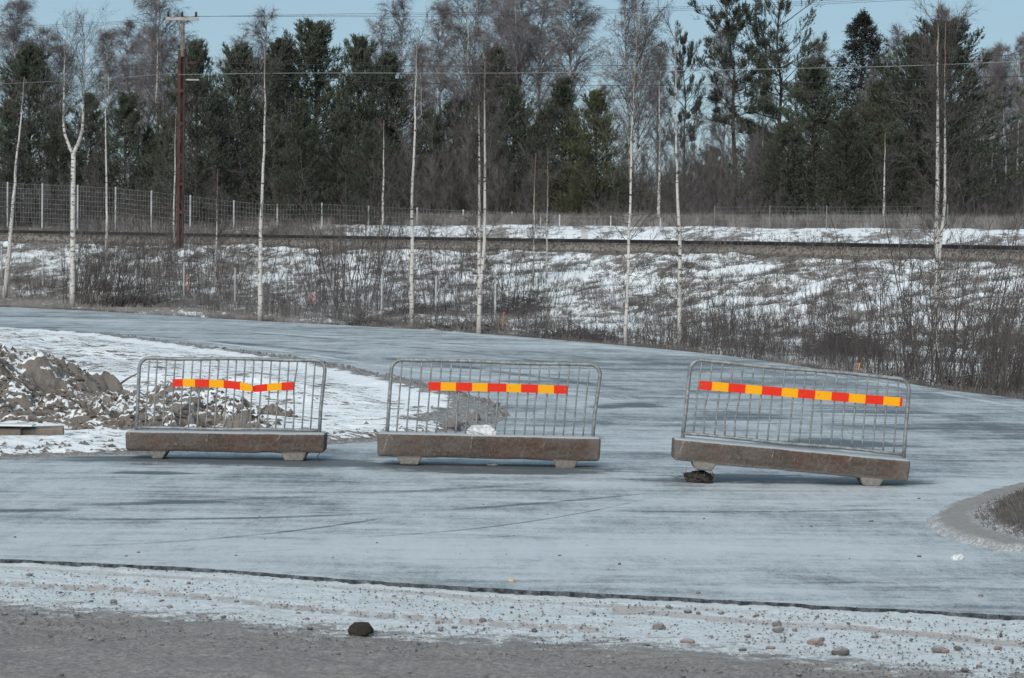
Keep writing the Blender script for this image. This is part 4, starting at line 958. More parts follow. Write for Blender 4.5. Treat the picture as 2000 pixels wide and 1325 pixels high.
# brush piles
def brushpile(seed, w, h, dpt, n):
    rg = np.random.default_rng(seed); g_ = Geo(); az = rg.uniform(0, 6.28, n); q = np.sqrt(rg.uniform(0, 1, n))
    P = np.column_stack([q*np.cos(az)*w*.5, q*np.sin(az)*dpt*.5, rg.uniform(0, 1, n)*h*(1-q**2)]); D = nrm(np.column_stack([rg.normal(0, 1, n), rg.normal(0, .7, n), rg.normal(0, .28, n)]))
    L = rg.uniform(.4, 1.3, n); P = P-D*L[:, None]/2; P[:, 2] = np.maximum(P[:, 2], 0)
    n1, d1 = curved(g_, rg, P, D, L, rg.uniform(.006, .018, n), 4, (0, 0, -.25), .12); P2, D2, u, j = pick(rg, n1, d1, 6, .1, 1.)
    curved(g_, rg, P2, side_dirs(rg, D2, rg.uniform(.3, .9, len(P2))), rg.uniform(.15, .5, len(P2)), np.full(len(P2), .004), 2, (0, 0, -.1), .1)
    return g_.mesh('brush_pile')
for px, py, D, w, h, n, lb in [(1005, 575, 91, 3.6, .75, 420, 'dark heap of cut branches at the slope foot right of the central trunk'), (1655, 652, 67, 1.9, .75, 380, 'rounded dark heap of cut branches in the brush behind the right barrier'), (255, 600, 92, 3.2, .55, 330, 'dark heap of cut branches at the road edge left of the pole'), (830, 572, 88, 3.0, .5, 300, 'heap of cut branches behind the lower wire fence by the fourth trunk'), (900, 625, 72, 3.0, .4, 330, 'low heap of cut branches beside the foot of the central trunk'), (1130, 632, 66, 2.6, .45, 300, 'low dark brush heap at the road edge right of the central trunk'), (730, 628, 78, 2.2, .3, 200, 'low brush heap left of the fourth trunk foot'), (1880, 690, 52, 1.6, .5, 220, 'dark brush heap beside the rightmost birch foot'), (1740, 700, 52, 1.1, .35, 160, 'small brush heap left of the rightmost birch')]:
    x = AT(px, py, D)[0]; o = link('brush_pile', brushpile(int(px), w, h, 2.2, n), None, M['twig_dark']); o.location = (x, D, hz(x, D)-.03); tag(o, lb, 'brush pile', 'brush piles')

# grass, joined
def grass(name, label, m, region, hgt, mat, w=.008, patch=.5, sp=(.35, .45)):
    a = rng.uniform(-.23, .23, m); Y_, keep = region(a); X_ = a*Y_; pn = fbm(X_*1.1, Y_*1.1, 3, 97)+.25*(vn(X_*3.7, Y_*3.7, 12)-.5); ok = keep & (pn > patch)
    X_, Y_ = X_[ok], Y_[ok]; k_ = 9; X_ = np.repeat(X_, k_)+rng.normal(0, .07, len(X_)*k_); Y_ = np.repeat(Y_, k_)+rng.normal(0, .07, len(Y_)*k_)
    Z_ = height(X_, Y_)-.02; n = len(X_); P = np.column_stack([X_, Y_, Z_]); d_ = nrm(np.column_stack([rng.normal(0, sp[0], n), rng.normal(-.15, sp[1], n), np.ones(n)])); L = rng.uniform(.35, 1, n)*hgt
    g_ = Geo(); ww = np.column_stack([np.full(n, w), 0*L, 0*L]); mid = P+d_*(L*.6)[:, None]; tip = mid+nrm(d_+rng.normal(0, .5, (n, 3)))*(L*.4)[:, None]
    g_.tris(P-ww, P+ww, mid+ww*.6); g_.tris(mid-ww*.6, mid+ww*.6, tip)
    return tag(link(name, g_.mesh(name), None, mat), label, 'grass', kind='stuff')
def reg(f0, f1):
    def r(a):
        E, T, B, Rr, zB, zR, C, zC, zT, zP, dd = cpar(a); lo, hi = f0(E, T, B, Rr, C, a), f1(E, T, B, Rr, C, a); return lo+(hi-lo)*rng.random(len(a)), hi > lo
    return r
grass('slope_grass', 'thin dry tufts poking through the snow of the railway embankment', 24000, reg(lambda E, T, B, R_, C, a: T, lambda E, T, B, R_, C, a: B-.6), .22, M['grassdark'], .010, .52)
grass('verge_grass', 'matted grey dead grass between the far road edge and the embankment', 11000, reg(lambda E, T, B, R_, C, a: E+1.0, lambda E, T, B, R_, C, a: T+2-6*np.clip(a*8, 0, 1)), .30, M['grass'], .008, .52)
grass('road_edge_grass', 'short dead grass along the far edge of the road', 2200, reg(lambda E, T, B, R_, C, a: E+.5, lambda E, T, B, R_, C, a: E+1.8), .16, M['grassdark'], .006, .40)
grass('bank_grass', 'sparse dry tufts on the snowy bank behind the track', 1400, reg(lambda E, T, B, R_, C, a: R_+3, lambda E, T, B, R_, C, a: C), .22, M['grassdark'], .012, .56)
grass('wood_edge_grass', 'tall frosty pale grass along the edge of the wood', 6500, reg(lambda E, T, B, R_, C, a: C+.5, lambda E, T, B, R_, C, a: C+6), .85, M['grass'], .011, .36, (.2, .2))
grass('left_bank_grass', 'dense tall dry grass on the bank at the left behind the track', 5000, reg(lambda E, T, B, R_, C, a: R_+4+(C-R_)*np.clip((a+.10)*8, 0, 1)*.8, lambda E, T, B, R_, C, a: np.where(a < -.07, C+8, 0)), .8, M['grass'], .012, .30, (.2, .2))

# ------------------------------------------------------------------ wire fences
def fence(pts, h, label, group, nw=8, vstep=.25, mat_post='post', pr=.032, wr=.0035):
    """pts: list of (x,y,z) post feet"""
    c0 = pts[0]; e = empty('wire_fence', c0, 0, label, 'fence', group); pm = None
    for p in pts:
        if pm is None:
            g_ = Geo(); g_.tube([(0, 0, -.2), (0, 0, h*.5), (0, 0, h+.06)], [pr]*3, 8); pm = g_.mesh('post', False); pm.materials.append(M[mat_post])
        o = link('post', pm, e); o.location = Vector(p)-Vector(c0)
    for a_, b_ in zip(pts[:-1], pts[1:]):
        a_ = np.array(a_)-np.array(c0); b_ = np.array(b_)-np.array(c0); g_ = Geo(); hs = np.linspace(.08, h, nw)
        A = np.array([a_+[0, -.03, q] for q in hs]); B = np.array([b_+[0, -.03, q] for q in hs]); mid = (A+B)/2-[0, 0, .01]
        g_.frusta(A, mid, wr, wr); g_.frusta(mid, B, wr, wr)
        k_ = int(np.linalg.norm(b_-a_)/vstep); t = np.linspace(0, 1, k_+1)[1:-1, None]; L = a_+(b_-a_)*t
        g_.frusta(L+[0, -.03, .08], L+[0, -.03, h], wr*.6, wr*.6)
        link('wire_panel', g_.mesh('wire_panel'), e, M['wire'])
    return e
def fence_px(tab, h, **kw):
    pts = []
    for px, D, tp in tab:
        q = AT(px, tp, D); pts.append((q[0], D, q[2]-h))
    return fence(pts, h, **kw)
up_tab = [(-65, 131, 352), (15, 130, 358), (83, 129.4, 361), (152, 128.8, 364), (226, 128.2, 368), (296, 127.6, 375), (372, 127, 384), (457, 127, 394), (542, 127, 401), (629, 127, 399), (720, 127, 404), (815, 127, 408), (905, 127, 412), (1000, 127, 416)]
fence_px(up_tab, 2.0, pr=.045, wr=.006, vstep=.15, label='tall wire mesh fence with pale steel posts along the wood edge at the left', group=None, nw=9)
fence_px([(1056, 118.5, 421), (1093, 117.5, 422), (1193, 116.5, 424), (1290, 115.5, 428)], 1.3, label='low wire fence with pale posts behind the track right of centre', group=None, nw=7)
rt_ = []
for px, D in [(1395, 112), (1503, 110), (1614, 108), (1727, 106), (1850, 104)]:
    x = AT(px, 460, D)[0]; rt_.append((x, D, hz(x, D)))
fence(rt_, .95, 'faint low wire fence on the snowy bank behind the track at the right', None, 6, .3, mat_post='galv', pr=.018, wr=.0025)
lw = []
for px, D in [(-70, 112), (3, 110), (84, 107), (175, 103), (266, 100), (360, 98), (460, 96.5), (560, 95), (652, 92.5), (747, 90), (853, 88), (969, 86)]:
    x = AT(px, 460, D)[0]; lw.append((x, D, hz(x, D)))
fence(lw, 1.35, 'lower wire mesh fence at the embankment foot carrying the small red and white sign', None, 11, .10, pr=.032)

# sign hanging on the lower fence
p = AT(610, 560, 93.2); sx, sy = p[0], 93.2; top_z = p[2]; sgn = empty('prohibition_sign', (sx, sy, top_z-.42), 0, 'small white sign with red prohibition ring and red panel on the lower fence', 'sign')
def disc(name, r, y, m_, zc, inner=0, n=40, parent=None, kz=1.):
    g_ = Geo(); a = np.linspace(0, 2*math.pi, n+1)[:-1]
    o_ = np.column_stack([r*np.cos(a), np.full(n, y), zc+r*kz*np.sin(a)]); i_ = np.column_stack([inner*np.cos(a), np.full(n, y), zc+inner*kz*np.sin(a)])
    ii = np.arange(n); jj = (ii+1) % n; return link(name, npmesh(name, np.vstack([o_, i_]), None, np.stack([ii, ii+n, jj+n, jj], -1)), parent, m_)
g_ = Geo(); g_.box((0, 0, 0), (.255, .012, .42)); link('plate', g_.mesh('plate'), sgn, M['signw'])
disc('red_ring', .11, -.010, M['signr'], .075, .088, parent=sgn)
g_ = Geo(); c_, s_ = math.cos(R(45)), math.sin(R(45)); g_.box((0, -.012, .075), (.19, .003, .018), [[c_, 0, s_], [0, 1, 0], [-s_, 0, c_]]); link('slash', g_.mesh('slash'), sgn, M['signr'])
g_ = Geo(); g_.box((.004, -.0085, .058), (.05, .003, .055))
for q in range(4): g_.box((-.016+q*.0135, -.0085, .105+.006*(q in (1, 2))), (.009, .003, .05))
g_.box((.036, -.0085, .07), (.028, .003, .012), [[.8, 0, .6], [0, 1, 0], [-.6, 0, .8]]); link('hand_symbol', g_.mesh('hand_symbol'), sgn, M['black'])
g_ = Geo(); g_.box((0, -.0085, -.125), (.215, .003, .115)); link('text_panel', g_.mesh('text_panel'), sgn, M['signr'])
g_ = Geo()
for r_, (w0, w1) in enumerate([(-.05, .05), (-.085, .085)]):
    x = w0
    while x < w1: ww = random.uniform(.010, .018); g_.box((x+ww/2, -.0115, -.10-r_*.045), (ww*.75, .002, .022)); x += ww+.003
link('text_marks', g_.mesh('text_marks'), sgn, M['signw'])

# cabinet, marker stakes, tape
p = AT(1142, 470, 104); zz = hz(p[0], 111); cb = empty('trackside_cabinet', (AT(1142, 460, 111.5)[0], 111.5, hz(AT(1142, 460, 111.5)[0], 111.5)), 0, 'small pale grey box on a post beside the railway track right of centre', 'cabinet')
g_ = Geo(); g_.box((0, 0, .55), (.30, .2, .48)); g_.box((0, 0, .81), (.34, .24, .03)); link('box', g_.mesh('box'), cb, M['post'])
g_ = Geo(); g_.tube([(0, 0, -.2), (0, 0, .32)], [.035, .035], 8); link('post', g_.mesh('post'), cb, M['post'])
def stake(px, py, D, hpx, label, m_='orange', bend=.0):
    q = AT(px, py, D); zb = hz(q[0], D); g_ = Geo(); h_ = hpx*D/F; t = np.linspace(0, 1, 7)
    g_.tube(np.column_stack([.10*h_*t+bend*np.sin(t*7), 0*t, t*h_]), np.full(7, .016), 6); o = link('marker_stake', g_.mesh('marker_stake', True), None, M[m_]); o.location = (q[0], D, max(zb, q[2]-.02)); return tag(o, label, 'stake')
stake(981, 640, 71, 32, 'thin orange and yellow marker stake right of the central double trunk')
stake(1677, 722, 49, 15, 'short orange marker stake at the road edge behind the right barrier')
stake(364, 570, 97, 30, 'wavy strip of orange-yellow tape hanging in the bushes below the utility pole', bend=.06)

# ------------------------------------------------------------------ utility pole and wires
PD = 114.; pb = AT(352, 490, PD); pz = hz(pb[0], PD)-.2; pole = empty('utility_pole', (pb[0], PD, pz), 0, 'tall red-brown steel utility pole with a pale crossarm and insulators', 'utility pole')
def pz_(py, px=352): return AT(px, py, PD)[2]-pz
htop = pz_(42); hm = pz_(98)
g_ = Geo(); g_.box((-.10, 0, hm/2), (.13, .20, hm)); g_.box((.115, 0, hm/2), (.05, .20, hm)); link('steel_channel', g_.mesh('steel_channel'), pole, M['polerust'])
g_ = Geo(); g_.box((.028, .03, hm/2), (.12, .10, hm)); link('dark_gap_fill', g_.mesh('dark_gap_fill'), pole, M['poledark'])  # near-black filler painting the shaded gap between the steel channels
for py in (178, 242, 303, 360, 415):
    g_ = Geo(); g_.box((.02, -.105, pz_(py)), (.24, .02, .16)); link('tie_plate', g_.mesh('tie_plate'), pole, M['polerust'])
g_ = Geo(); g_.tube([(.0, 0, hm-.3), (.02, 0, htop-.02)], [.10, .085], 10); g_.box((.10, 0, (hm+htop)/2-.2), (.03, .1, htop-hm-.5)); link('pole_top', g_.mesh('pole_top'), pole, M['polegrey'])
g_ = Geo(); g_.box((0, -.11, htop+.10), (1.45, .12, .13)); ca = link('crossarm', g_.mesh('crossarm'), pole, M['arm'])
g_ = Geo(); g_.box((-.755, -.11, htop+.10), (.06, .13, .14)); link('arm_end', g_.mesh('arm_end'), pole, M['black'])
g_ = Geo(); g_.tube([(-.28, -.05, htop+.05), (-.05, -.05, htop-.35)], [.025]*2, 6); g_.tube([(.30, -.05, htop+.05), (.05, -.05, htop-.1)], [.025]*2, 6); link('brace', g_.mesh('brace'), pole, M['polegrey'])
ins_r = [(-.62, htop+.17), (.0, htop+.17), (.62, htop+.17)]
ig = Geo(); zz_ = np.array([0, .04, .05, .09, .10, .14, .15, .19, .21, .26]); rr_ = np.array([.02, .03, .065, .065, .04, .065, .065, .04, .055, .02]); ig.tube(np.column_stack([0*zz_, 0*zz_, zz_]), rr_, 10); im = ig.mesh('insulator', True); im.materials.append(M['ceram'])
for x, z in ins_r: o = link('insulator', im, pole); o.location = (x, -.11, z)
for px_, py_ in ((349, 125), (349, 149)):
    o = link('insulator', im, pole); o.location = (-.22, -.08, pz_(py_)); o.scale = (.8, .8, .5)
    g_ = Geo(); g_.tube([(-.2, -.08, pz_(py_)+.02), (-.02, -.02, pz_(py_)+.02)], [.02]*2, 5); link('bracket', g_.mesh('bracket'), pole, M['polegrey'])
g_ = Geo(); g_.box((.48, -.05, pz_(156)), (.58, .05, .06)); link('lower_arm', g_.mesh('lower_arm'), pole, M['arm'])
o = link('insulator', im, pole); o.location = (.62, -.05, pz_(153)); o.scale = (1, 1, .9)
g_ = Geo(); t = np.linspace(0, 1, 8); g_.tube(np.column_stack([.30+.34*t, 0*t-.05, np.full(8, pz_(124))]), .085*np.sin(np.clip(t*.9+.05, 0, 1)*math.pi)**.5+.01, 8); link('red_insulator', g_.mesh('red_insulator', True), pole, M['polerust'])
g_ = Geo(); g_.tube([(.14, -.05, pz_(206)), (.34, -.05, pz_(198)), (.6, -.05, pz_(193))], [.025, .08, .03], 8); g_.tube([(.6, -.05, pz_(193)), (2.4, .3, pz_(158))], [.012, .01], 5); link('stay_insulator', g_.mesh('stay_insulator', True), pole, M['ceram'])
def wire(pts, label, r=.011, m_='cable', n=60, sag=0):
    W_ = np.array([AT(px, py, D) for px, py, D in pts]); L_ = smooth_line(W_, n); c0 = L_[0].copy(); g_ = Geo(); g_.tube(L_-c0, np.full(n, r*.72), 4, False)
    o = link('overhead_wire', g_.mesh('overhead_wire', True), None, M[m_]); o.location = c0; return tag(o, label, 'wire', 'wires strung from the utility pole')
ip = [AT(325, 33, PD-.1), AT(354, 31, PD-.1), AT(382, 31, PD-.1)]
for i, (px, y0) in enumerate([(327, 34), (354, 33), (381, 32)]):
    nm_ = ['left insulator', 'middle insulator', 'right insulator'][i]
    wire([(px, y0, PD-.11), (700, 27+i*3, 110), (1000, 24+i*3.2, 106), (1300, 15+i*3.5, 102), (1700, -3+i*3.5, 97), (2150, -28+i*4, 92)], 'top overhead wire running right from the %s of the crossarm' % nm_, .009)
    wire([(px, y0, PD-.11), (250, 41+i*2.5, 116), (120, 48+i*3.5, 119), (0, 54+i*4.5, 122), (-200, 64+i*5, 126)], 'top overhead wire running left from the %s of the crossarm' % nm_, .009)
wire([(347, 122, PD-.2), (700, 128, 110), (1000, 129.5, 106), (1320, 127, 102), (1700, 118, 97), (2000, 107, 93), (2200, 98, 90)], 'dark middle wire running right below the crossarm', .014)
wire([(347, 146, PD-.2), (600, 143, 111), (1000, 143, 106), (1300, 139, 102), (1600, 133, 98), (1830, 127, 95), (2200, 110, 90)], 'light grey cable running right under the dark middle wire', .014, 'cable_l')
wire([(382, 150, PD-.2), (750, 161, 110), (1000, 166, 106), (1300, 167, 102), (1600, 161, 98), (2000, 149, 93), (2200, 141, 90)], 'dark lower wire running right across the pine tops', .014)
wire([(382, 192, PD-.2), (700, 195, 110), (1000, 194, 106), (1300, 192, 102), (1600, 185, 98), (2000, 177, 93), (2200, 170, 90)], 'thin lowest wire running right across the pines', .009)
wire([(347, 120, PD-.2), (200, 132, 117), (100, 137, 119), (0, 143, 122), (-200, 152, 126)], 'upper one of two lower wires running left from the pole', .011)
wire([(347, 143, PD-.2), (200, 154, 117), (50, 162, 120), (-200, 173, 126)], 'lower one of two lower wires running left from the pole', .011, 'cable_l')

# ------------------------------------------------------------------ barriers
def barrier(cx, ybase, s, zbase, base, feet, panel, strip, label, tilt=0, seed=0, bars=20, pb_bend=(), crumple=False, dep=.42, slabel=None, lift=0, yaw=0):
    """pixel measures from the photo turned into metres with the local scale s (px per m)"""
    D = F*(1/s); x0 = (cx-1000)/F*D
    e = empty('road_barrier', (x0, D+dep/2, zbase), 0, label, 'barrier', 'road barriers across the junction')
    e.rotation_euler = (0, tilt, yaw)
    (bx0, bx1, bz0, bz1) = base; rg = np.random.default_rng(seed)
    # concrete base: lofted outline with rounded ends, irregular lower edge
    bm = bmesh.new()
    def block(x0_, x1_, z0, z1, y0, y1, inset=.0, bot_in=0., cuts=14, bev=.025):
        vs = [bm.verts.new(v) for v in [(x0_+bot_in, y0+bot_in*.6, z0), (x1_-bot_in, y0+bot_in*.6, z0), (x1_-bot_in, y1-bot_in*.6, z0), (x0_+bot_in, y1-bot_in*.6, z0), (x0_+inset, y0+inset, z1), (x1_-inset, y0+inset, z1), (x1_-inset, y1-inset, z1), (x0_+inset, y1-inset, z1)]]
        fs = [bm.faces.new([vs[i] for i in q]) for q in ((0, 3, 2, 1), (4, 5, 6, 7), (0, 1, 5, 4), (1, 2, 6, 5), (2, 3, 7, 6), (3, 0, 4, 7))]
        es = list({ed_ for f_ in fs for ed_ in f_.edges}); r_ = bmesh.ops.bevel(bm, geom=es, offset=bev, segments=3, affect='EDGES', profile=.6)
    block(bx0, bx1, bz0, bz1, -dep/2, dep/2, .012, .02, bev=.035)
    for fx0, fx1, ch in feet: block(fx0, fx1, 0, bz0+.05, -dep/2+.02, dep/2-.02, -.012, .045 if not ch else .068, bev=.018)
    bmesh.ops.subdivide_edges(bm, edges=[q for q in bm.edges if abs(q.verts[0].co.x-q.verts[1].co.x) > .3], cuts=46, use_grid_fill=True)
    bmesh.ops.triangulate(bm, faces=[f_ for f_ in bm.faces if len(f_.verts) > 4])
    for v in bm.verts:
        n_ = vn(np.array([v.co.x*9+seed]), np.array([v.co.z*9+v.co.y*5]), seed)[0]-.5; v.co.y += n_*.010; v.co.z += (vn(np.array([v.co.x*7]), np.array([v.co.y*7.]), seed+3)[0]-.5)*(.012 if v.co.z < bz0+.08 and v.co.z > .03 else .004)
    me = bpy.data.meshes.new('concrete_base'); bm.to_mesh(me); bm.free()
    for pl in me.polygons: pl.use_smooth = True
    me.set_sharp_from_angle(angle=R(40))
    link('concrete_base', me, e, M['conc'])
    # frame
    (L0, R0, zb, L1, R1, zt, rc, zl) = panel   # bottom-left x, bottom-right x, bottom z, top-left x, top-right x, top z, corner radius, lower rail z
    def corner(c, r, a0, a1, n=9): return [(c[0]+r*math.cos(a), 0, c[1]+r*math.sin(a)) for a in np.linspace(a0, a1, n)]
    sh_ = (L1-L0)/(zt-zb)
    path = [(L0, 0, zb-.05), (L0+.3*(L1-L0), 0, zb+.3*(zt-zb))]+corner((L1+rc-.01, zt-rc), rc, math.pi, math.pi/2)+[(L1+(R1-L1)*q, 0, zt+.006*math.sin(q*9+seed)) for q in np.linspace(.2, .8, 7)]+corner((R1-rc+.01, zt-rc), rc, math.pi/2, 0)+[(R0+.3*(R1-R0), 0, zb+.3*(zt-zb)), (R0, 0, zb-.05)]
    path = np.array(path); g_ = Geo(); g_.tube(path, np.full(len(path), .0175), 10); link('frame', g_.mesh('frame', True), e, M['galv'])
    g_ = Geo(); lr = np.array([(L0+.01+(R0-L0-.02)*q, .0, zl+.004*math.sin(q*11)) for q in np.linspace(0, 1, 12)]); g_.tube(lr, np.full(12, .015), 10); link('lower_rail', g_.mesh('lower_rail', True), e, M['galv'])
    for i in range(bars):
        q = (i+1)/(bars+1); xb = L0+(R0-L0)*q; xt = L1+(R1-L1)*q; t = np.linspace(0, 1, 9); z = zl+(zt-zl)*t; x = xb+(xt-xb)*t
        bd = dict(pb_bend).get(i, (0, .3)); x = x+bd[0]*np.exp(-((t-bd[1])/.2)**2)+rg.normal(0, .0015)
        g_ = Geo(); g_.tube(np.column_stack([x, 0*x, z]), np.full(9, .0076), 7); link('bar', g_.mesh('bar', True), e, M['galv'])
    # reflective strip: one mesh, stripes as material regions with real thickness
    xs_, cols, zc, hh = strip   # stripe borders (m), colours, centre line function, half height
    V, Q_, mi = [], [], []
    bnd = []
    for j in range(len(xs_)-1):
        k_ = 4; bnd += [(xs_[j]+(xs_[j+1]-xs_[j])*u/k_, cols[j]) for u in range(k_)]
    bnd.append((xs_[-1], cols[-1]))
    for x, c_ in bnd:
        z_, h_, yo = zc(x)
        for sg_, yy in ((-1, 0), (1, 0), (-1, .006), (1, .006)): V.append((x, -.024+yo+yy, z_+sg_*h_))
    for j in range(len(bnd)-1):
        a, b = j*4, j*4+4; m_ = 0 if bnd[j][1] == 'R' else 1
        for q in ((a, b, b+1, a+1), (b+2, a+2, a+3, b+3), (a+1, b+1, b+3, a+3), (a+2, b+2, b, a)): Q_.append(q); mi.append(m_ if q[0] == a and q[1] == b else m_)
    st_me = npmesh('warning_strip', V, None, Q_, False, mi); so_ = link('warning_strip', st_me, e, [M['red'], M['yel']])
    if slabel: so_['label'] = slabel
    # rivets
    for x in (xs_[0]+.02, xs_[len(xs_)//2]+.03, xs_[-1]-.02):
        z_, h_, yo = zc(x); g_ = Geo(); g_.box((x, -.028+yo, z_+.1*h_), (.009, .006, .009)); link('rivet', g_.mesh('rivet'), so_, M['galv'])
    return e
def pxm(cx, s, *xs): return [(x-cx)/s for x in xs]
# left barrier
cx, s = 440, 204.; yb = 898.
Zl = lambda y: (yb-y)/s
xs = [(230+v/4.651-cx)/s for v in (475, 570, 682, 812, 945, 1095, 1210, 1345, 1475, 1585)]
def zc_l(x):
    px = cx+x*s; yc = np.interp(px, [332, 360, 405, 450, 470, 485, 490, 500, 530, 571], [749.5, 748.6, 749, 751.5, 754.5, 756.8, 758.5, 758, 754.5, 752])
    return Zl(yc), np.interp(px, [332, 480, 490, 497, 571], [7.5, 7.7, 5.0, 6.8, 7.8])/s, np.interp(px, [332, 470, 489, 500, 571], [0, 0, -.02, 0, 0])
def sagfix(cx, px): return (px-cx)*ROLL   # camera roll
Lb = barrier(cx, yb, s, 0., ((242-cx)/s, (639-cx)/s, .078, .268), [((284-cx)/s, (331-cx)/s, 1), ((548-cx)/s, (603-cx)/s, 0)], ((261-cx)/s, (622-cx)/s, .275, (268-cx)/s, (630-cx)/s, Zl(701), .10, Zl(839)), (xs, 'RYRYRYRYR', zc_l, None),
    'leftmost barrier, grey steel panel on brown concrete with a crumpled red and yellow strip', seed=3, crumple=True, slabel='crumpled torn red and yellow reflective strip', pb_bend=((17, (-.02, .6)),))
# middle barrier
cx, s = 957, 207.; yb = 910.
xs = [(720+v/4.167-cx)/s for v in (478, 580, 705, 838, 965, 1120, 1240, 1380, 1510, 1618)]
Zm = lambda y, px: (yb-y+(px-cx)*(ROLL+.010))/s
zc_m = lambda x: (Zm(np.interp(cx+x*s, [835, 970, 1108], [753.2, 756, 760.5]), cx+x*s), 8.2/s, 0)
Mb = barrier(cx, yb, s, 0., ((735-cx)/s, (1179-cx)/s, .075, .30), [((775-cx)/s, (829-cx)/s, 0), ((1081-cx)/s, (1135-cx)/s, 0)], ((755-cx)/s, (1161-cx)/s, .30, (763-cx)/s, (1171-cx)/s, Zm(706, cx), .10, Zm(852, cx)), (xs, 'RYRYRYRYR', zc_m, None),
    'middle barrier with straight red and yellow strip, plastic bag lying on its base', tilt=.010, seed=5, pb_bend=((14, (-.02, .4)),))
# right barrier, left foot up on a lump of rubble
cx, s = 1547, 221.; yb = 950.
TL = R(4.55)
xs = [(1300+v/2.857-cx)/s for v in (162, 234, 327, 423, 516, 628, 720, 817, 910, 1008, 1102, 1203, 1296, 1311)]
sl_ = math.tan(TL)+ROLL
def zr(y, px): return (yb-y+(px-cx)*sl_)/s
piv = (1708-cx)/s
dz = -piv*math.sin(-TL)  # raise the centre so that the right foot stands on the road
zc_r = lambda x: (zr(np.interp(cx+x*s, [1357, 1759], [754.5, 788.5]), cx+x*s)-math.sin(TL)*piv, 8.6/s, 0)
Rb = barrier(cx, yb, s, math.sin(TL)*piv, ((1313-cx)/s, (1784-cx)/s, .068, .262), [((1352-cx)/s, (1405-cx)/s, 0), ((1683-cx)/s, (1735-cx)/s, 0)], ((1334-cx)/s, (1773-cx)/s, .275, (1338-cx)/s, (1768-cx)/s, .968, .10, .302), (xs, 'RYRYRYRYRYRYR', zc_r, None),
    'rightmost barrier tilting down to the right, left foot propped on rubble', tilt=TL, seed=8, pb_bend=((1, (-.02, .35)), (3, (-.02, .3)), (4, (-.018, .25)), (12, (-.03, .65)), (0, (-.006, .5))))
# hook under the left barrier
g_ = Geo(); t = np.linspace(0, 1, 14); g_.tube(np.column_stack([.012*np.sin(t*9), 0*t, .09-.085*t]), np.full(14, .004), 5)
o = link('wire_loop', g_.mesh('wire_loop', True), Lb, M['cable']); o.location = ((621-440)/202., -.15, 0)

# rubble lump under the right barrier's left foot
def lump(name, seed, sx_, sy_, sz, rough=.3, sub=3):
    bm = bmesh.new(); bmesh.ops.create_icosphere(bm, subdivisions=sub, radius=1)
    for v in bm.verts:
        n_ = fbm(np.array([v.co.x*1.6+seed*7.3+v.co.z]), np.array([v.co.y*1.6+v.co.z*1.3]), 3, seed)[0]-.5; v.co *= 1+n_*rough*2; v.co.x *= sx_; v.co.y *= sy_; v.co.z = max(v.co.z, -.45)*sz
    me = bpy.data.meshes.new(name); bm.to_mesh(me); bm.free(); return me
x, y = (1375-1000)/F*(F/221.), F/221.
o = link('rubble_lump', lump('rubble_lump', 5, .135, .15, .062, .55, 4), None, M['moss']); o.location = (x, y+.22, .03); tag(o, 'dark crumbly lump of rubble and roots under the left foot of the rightmost barrier', 'rubble')
g_ = Geo(); rg = np.random.default_rng(4); m = 46; P = np.column_stack([rg.uniform(-.19, .17, m), rg.uniform(-.15, .05, m), rg.uniform(0, .07, m)]); n1, d1 = curved(g_, rg, P, nrm(np.column_stack([rg.normal(-.5, .6, m), rg.normal(-.2, .4, m), rg.uniform(-.1, 1, m)])), rg.uniform(.05, .13, m), np.full(m, .003), 4, (0, 0, -.4), .25)
o = link('root_tangle', g_.mesh('root_tangle'), None, M['twig_dark']); o.location = (x-.03, y+.15, .01); tag(o, 'dark tangle of dead roots at the left foot of the rightmost barrier', 'roots', kind='stuff')

# plastic bag on the middle barrier, shreds beneath
def bag(name, seed, wx_, wy_, h_, label, loc, m_='plastic', cat='plastic bag', folds=1.):
    bm = bmesh.new(); bmesh.ops.create_icosphere(bm, subdivisions=4, radius=1); rg = np.random.default_rng(seed)
    for v in bm.verts:
        x, y, z = v.co; az = math.atan2(y, x)
        r_ = 1+.55*(fbm(np.array([x*1.3+seed]), np.array([y*1.3+z]), 2, seed)[0]-.5)-.42*folds*abs(fbm(np.array([x*2.6+z*1.7+seed*3]), np.array([y*2.6-z*2.1]), 3, seed+2)[0]-.5)*2
        zz = max(z, -.25)+.25; v.co = (x*r_*wx_+.25*wx_*math.sin(seed+az), y*r_*wy_, zz*r_*h_*(.45+.75*vn(np.array([x*1.6+seed]), np.array([.5]), seed)[0]))
    me = bpy.data.meshes.new(name); bm.to_mesh(me); bm.free()
    o = link(name, me, None, M[m_]); o.location = loc
    return tag(o, label, cat)
bag('plastic_bag', 3, .14, .09, .085, 'crumpled white plastic bag lying on the base of the middle barrier', ((942-1000)/207., F/207.+.14, .298))
bag('plastic_shred', 7, .05, .02, .03, 'torn white plastic shred on the road under the middle barrier', ((957-1000)/205.+.04, F/205.-.02, .0), cat='plastic shred')
bag('snow_lump', 12, .045, .04, .035, 'small white lump of snow with a dark pebble near the dirt corner at the right', (*G(1870, 1093), .0), 'signw', 'snow lump')

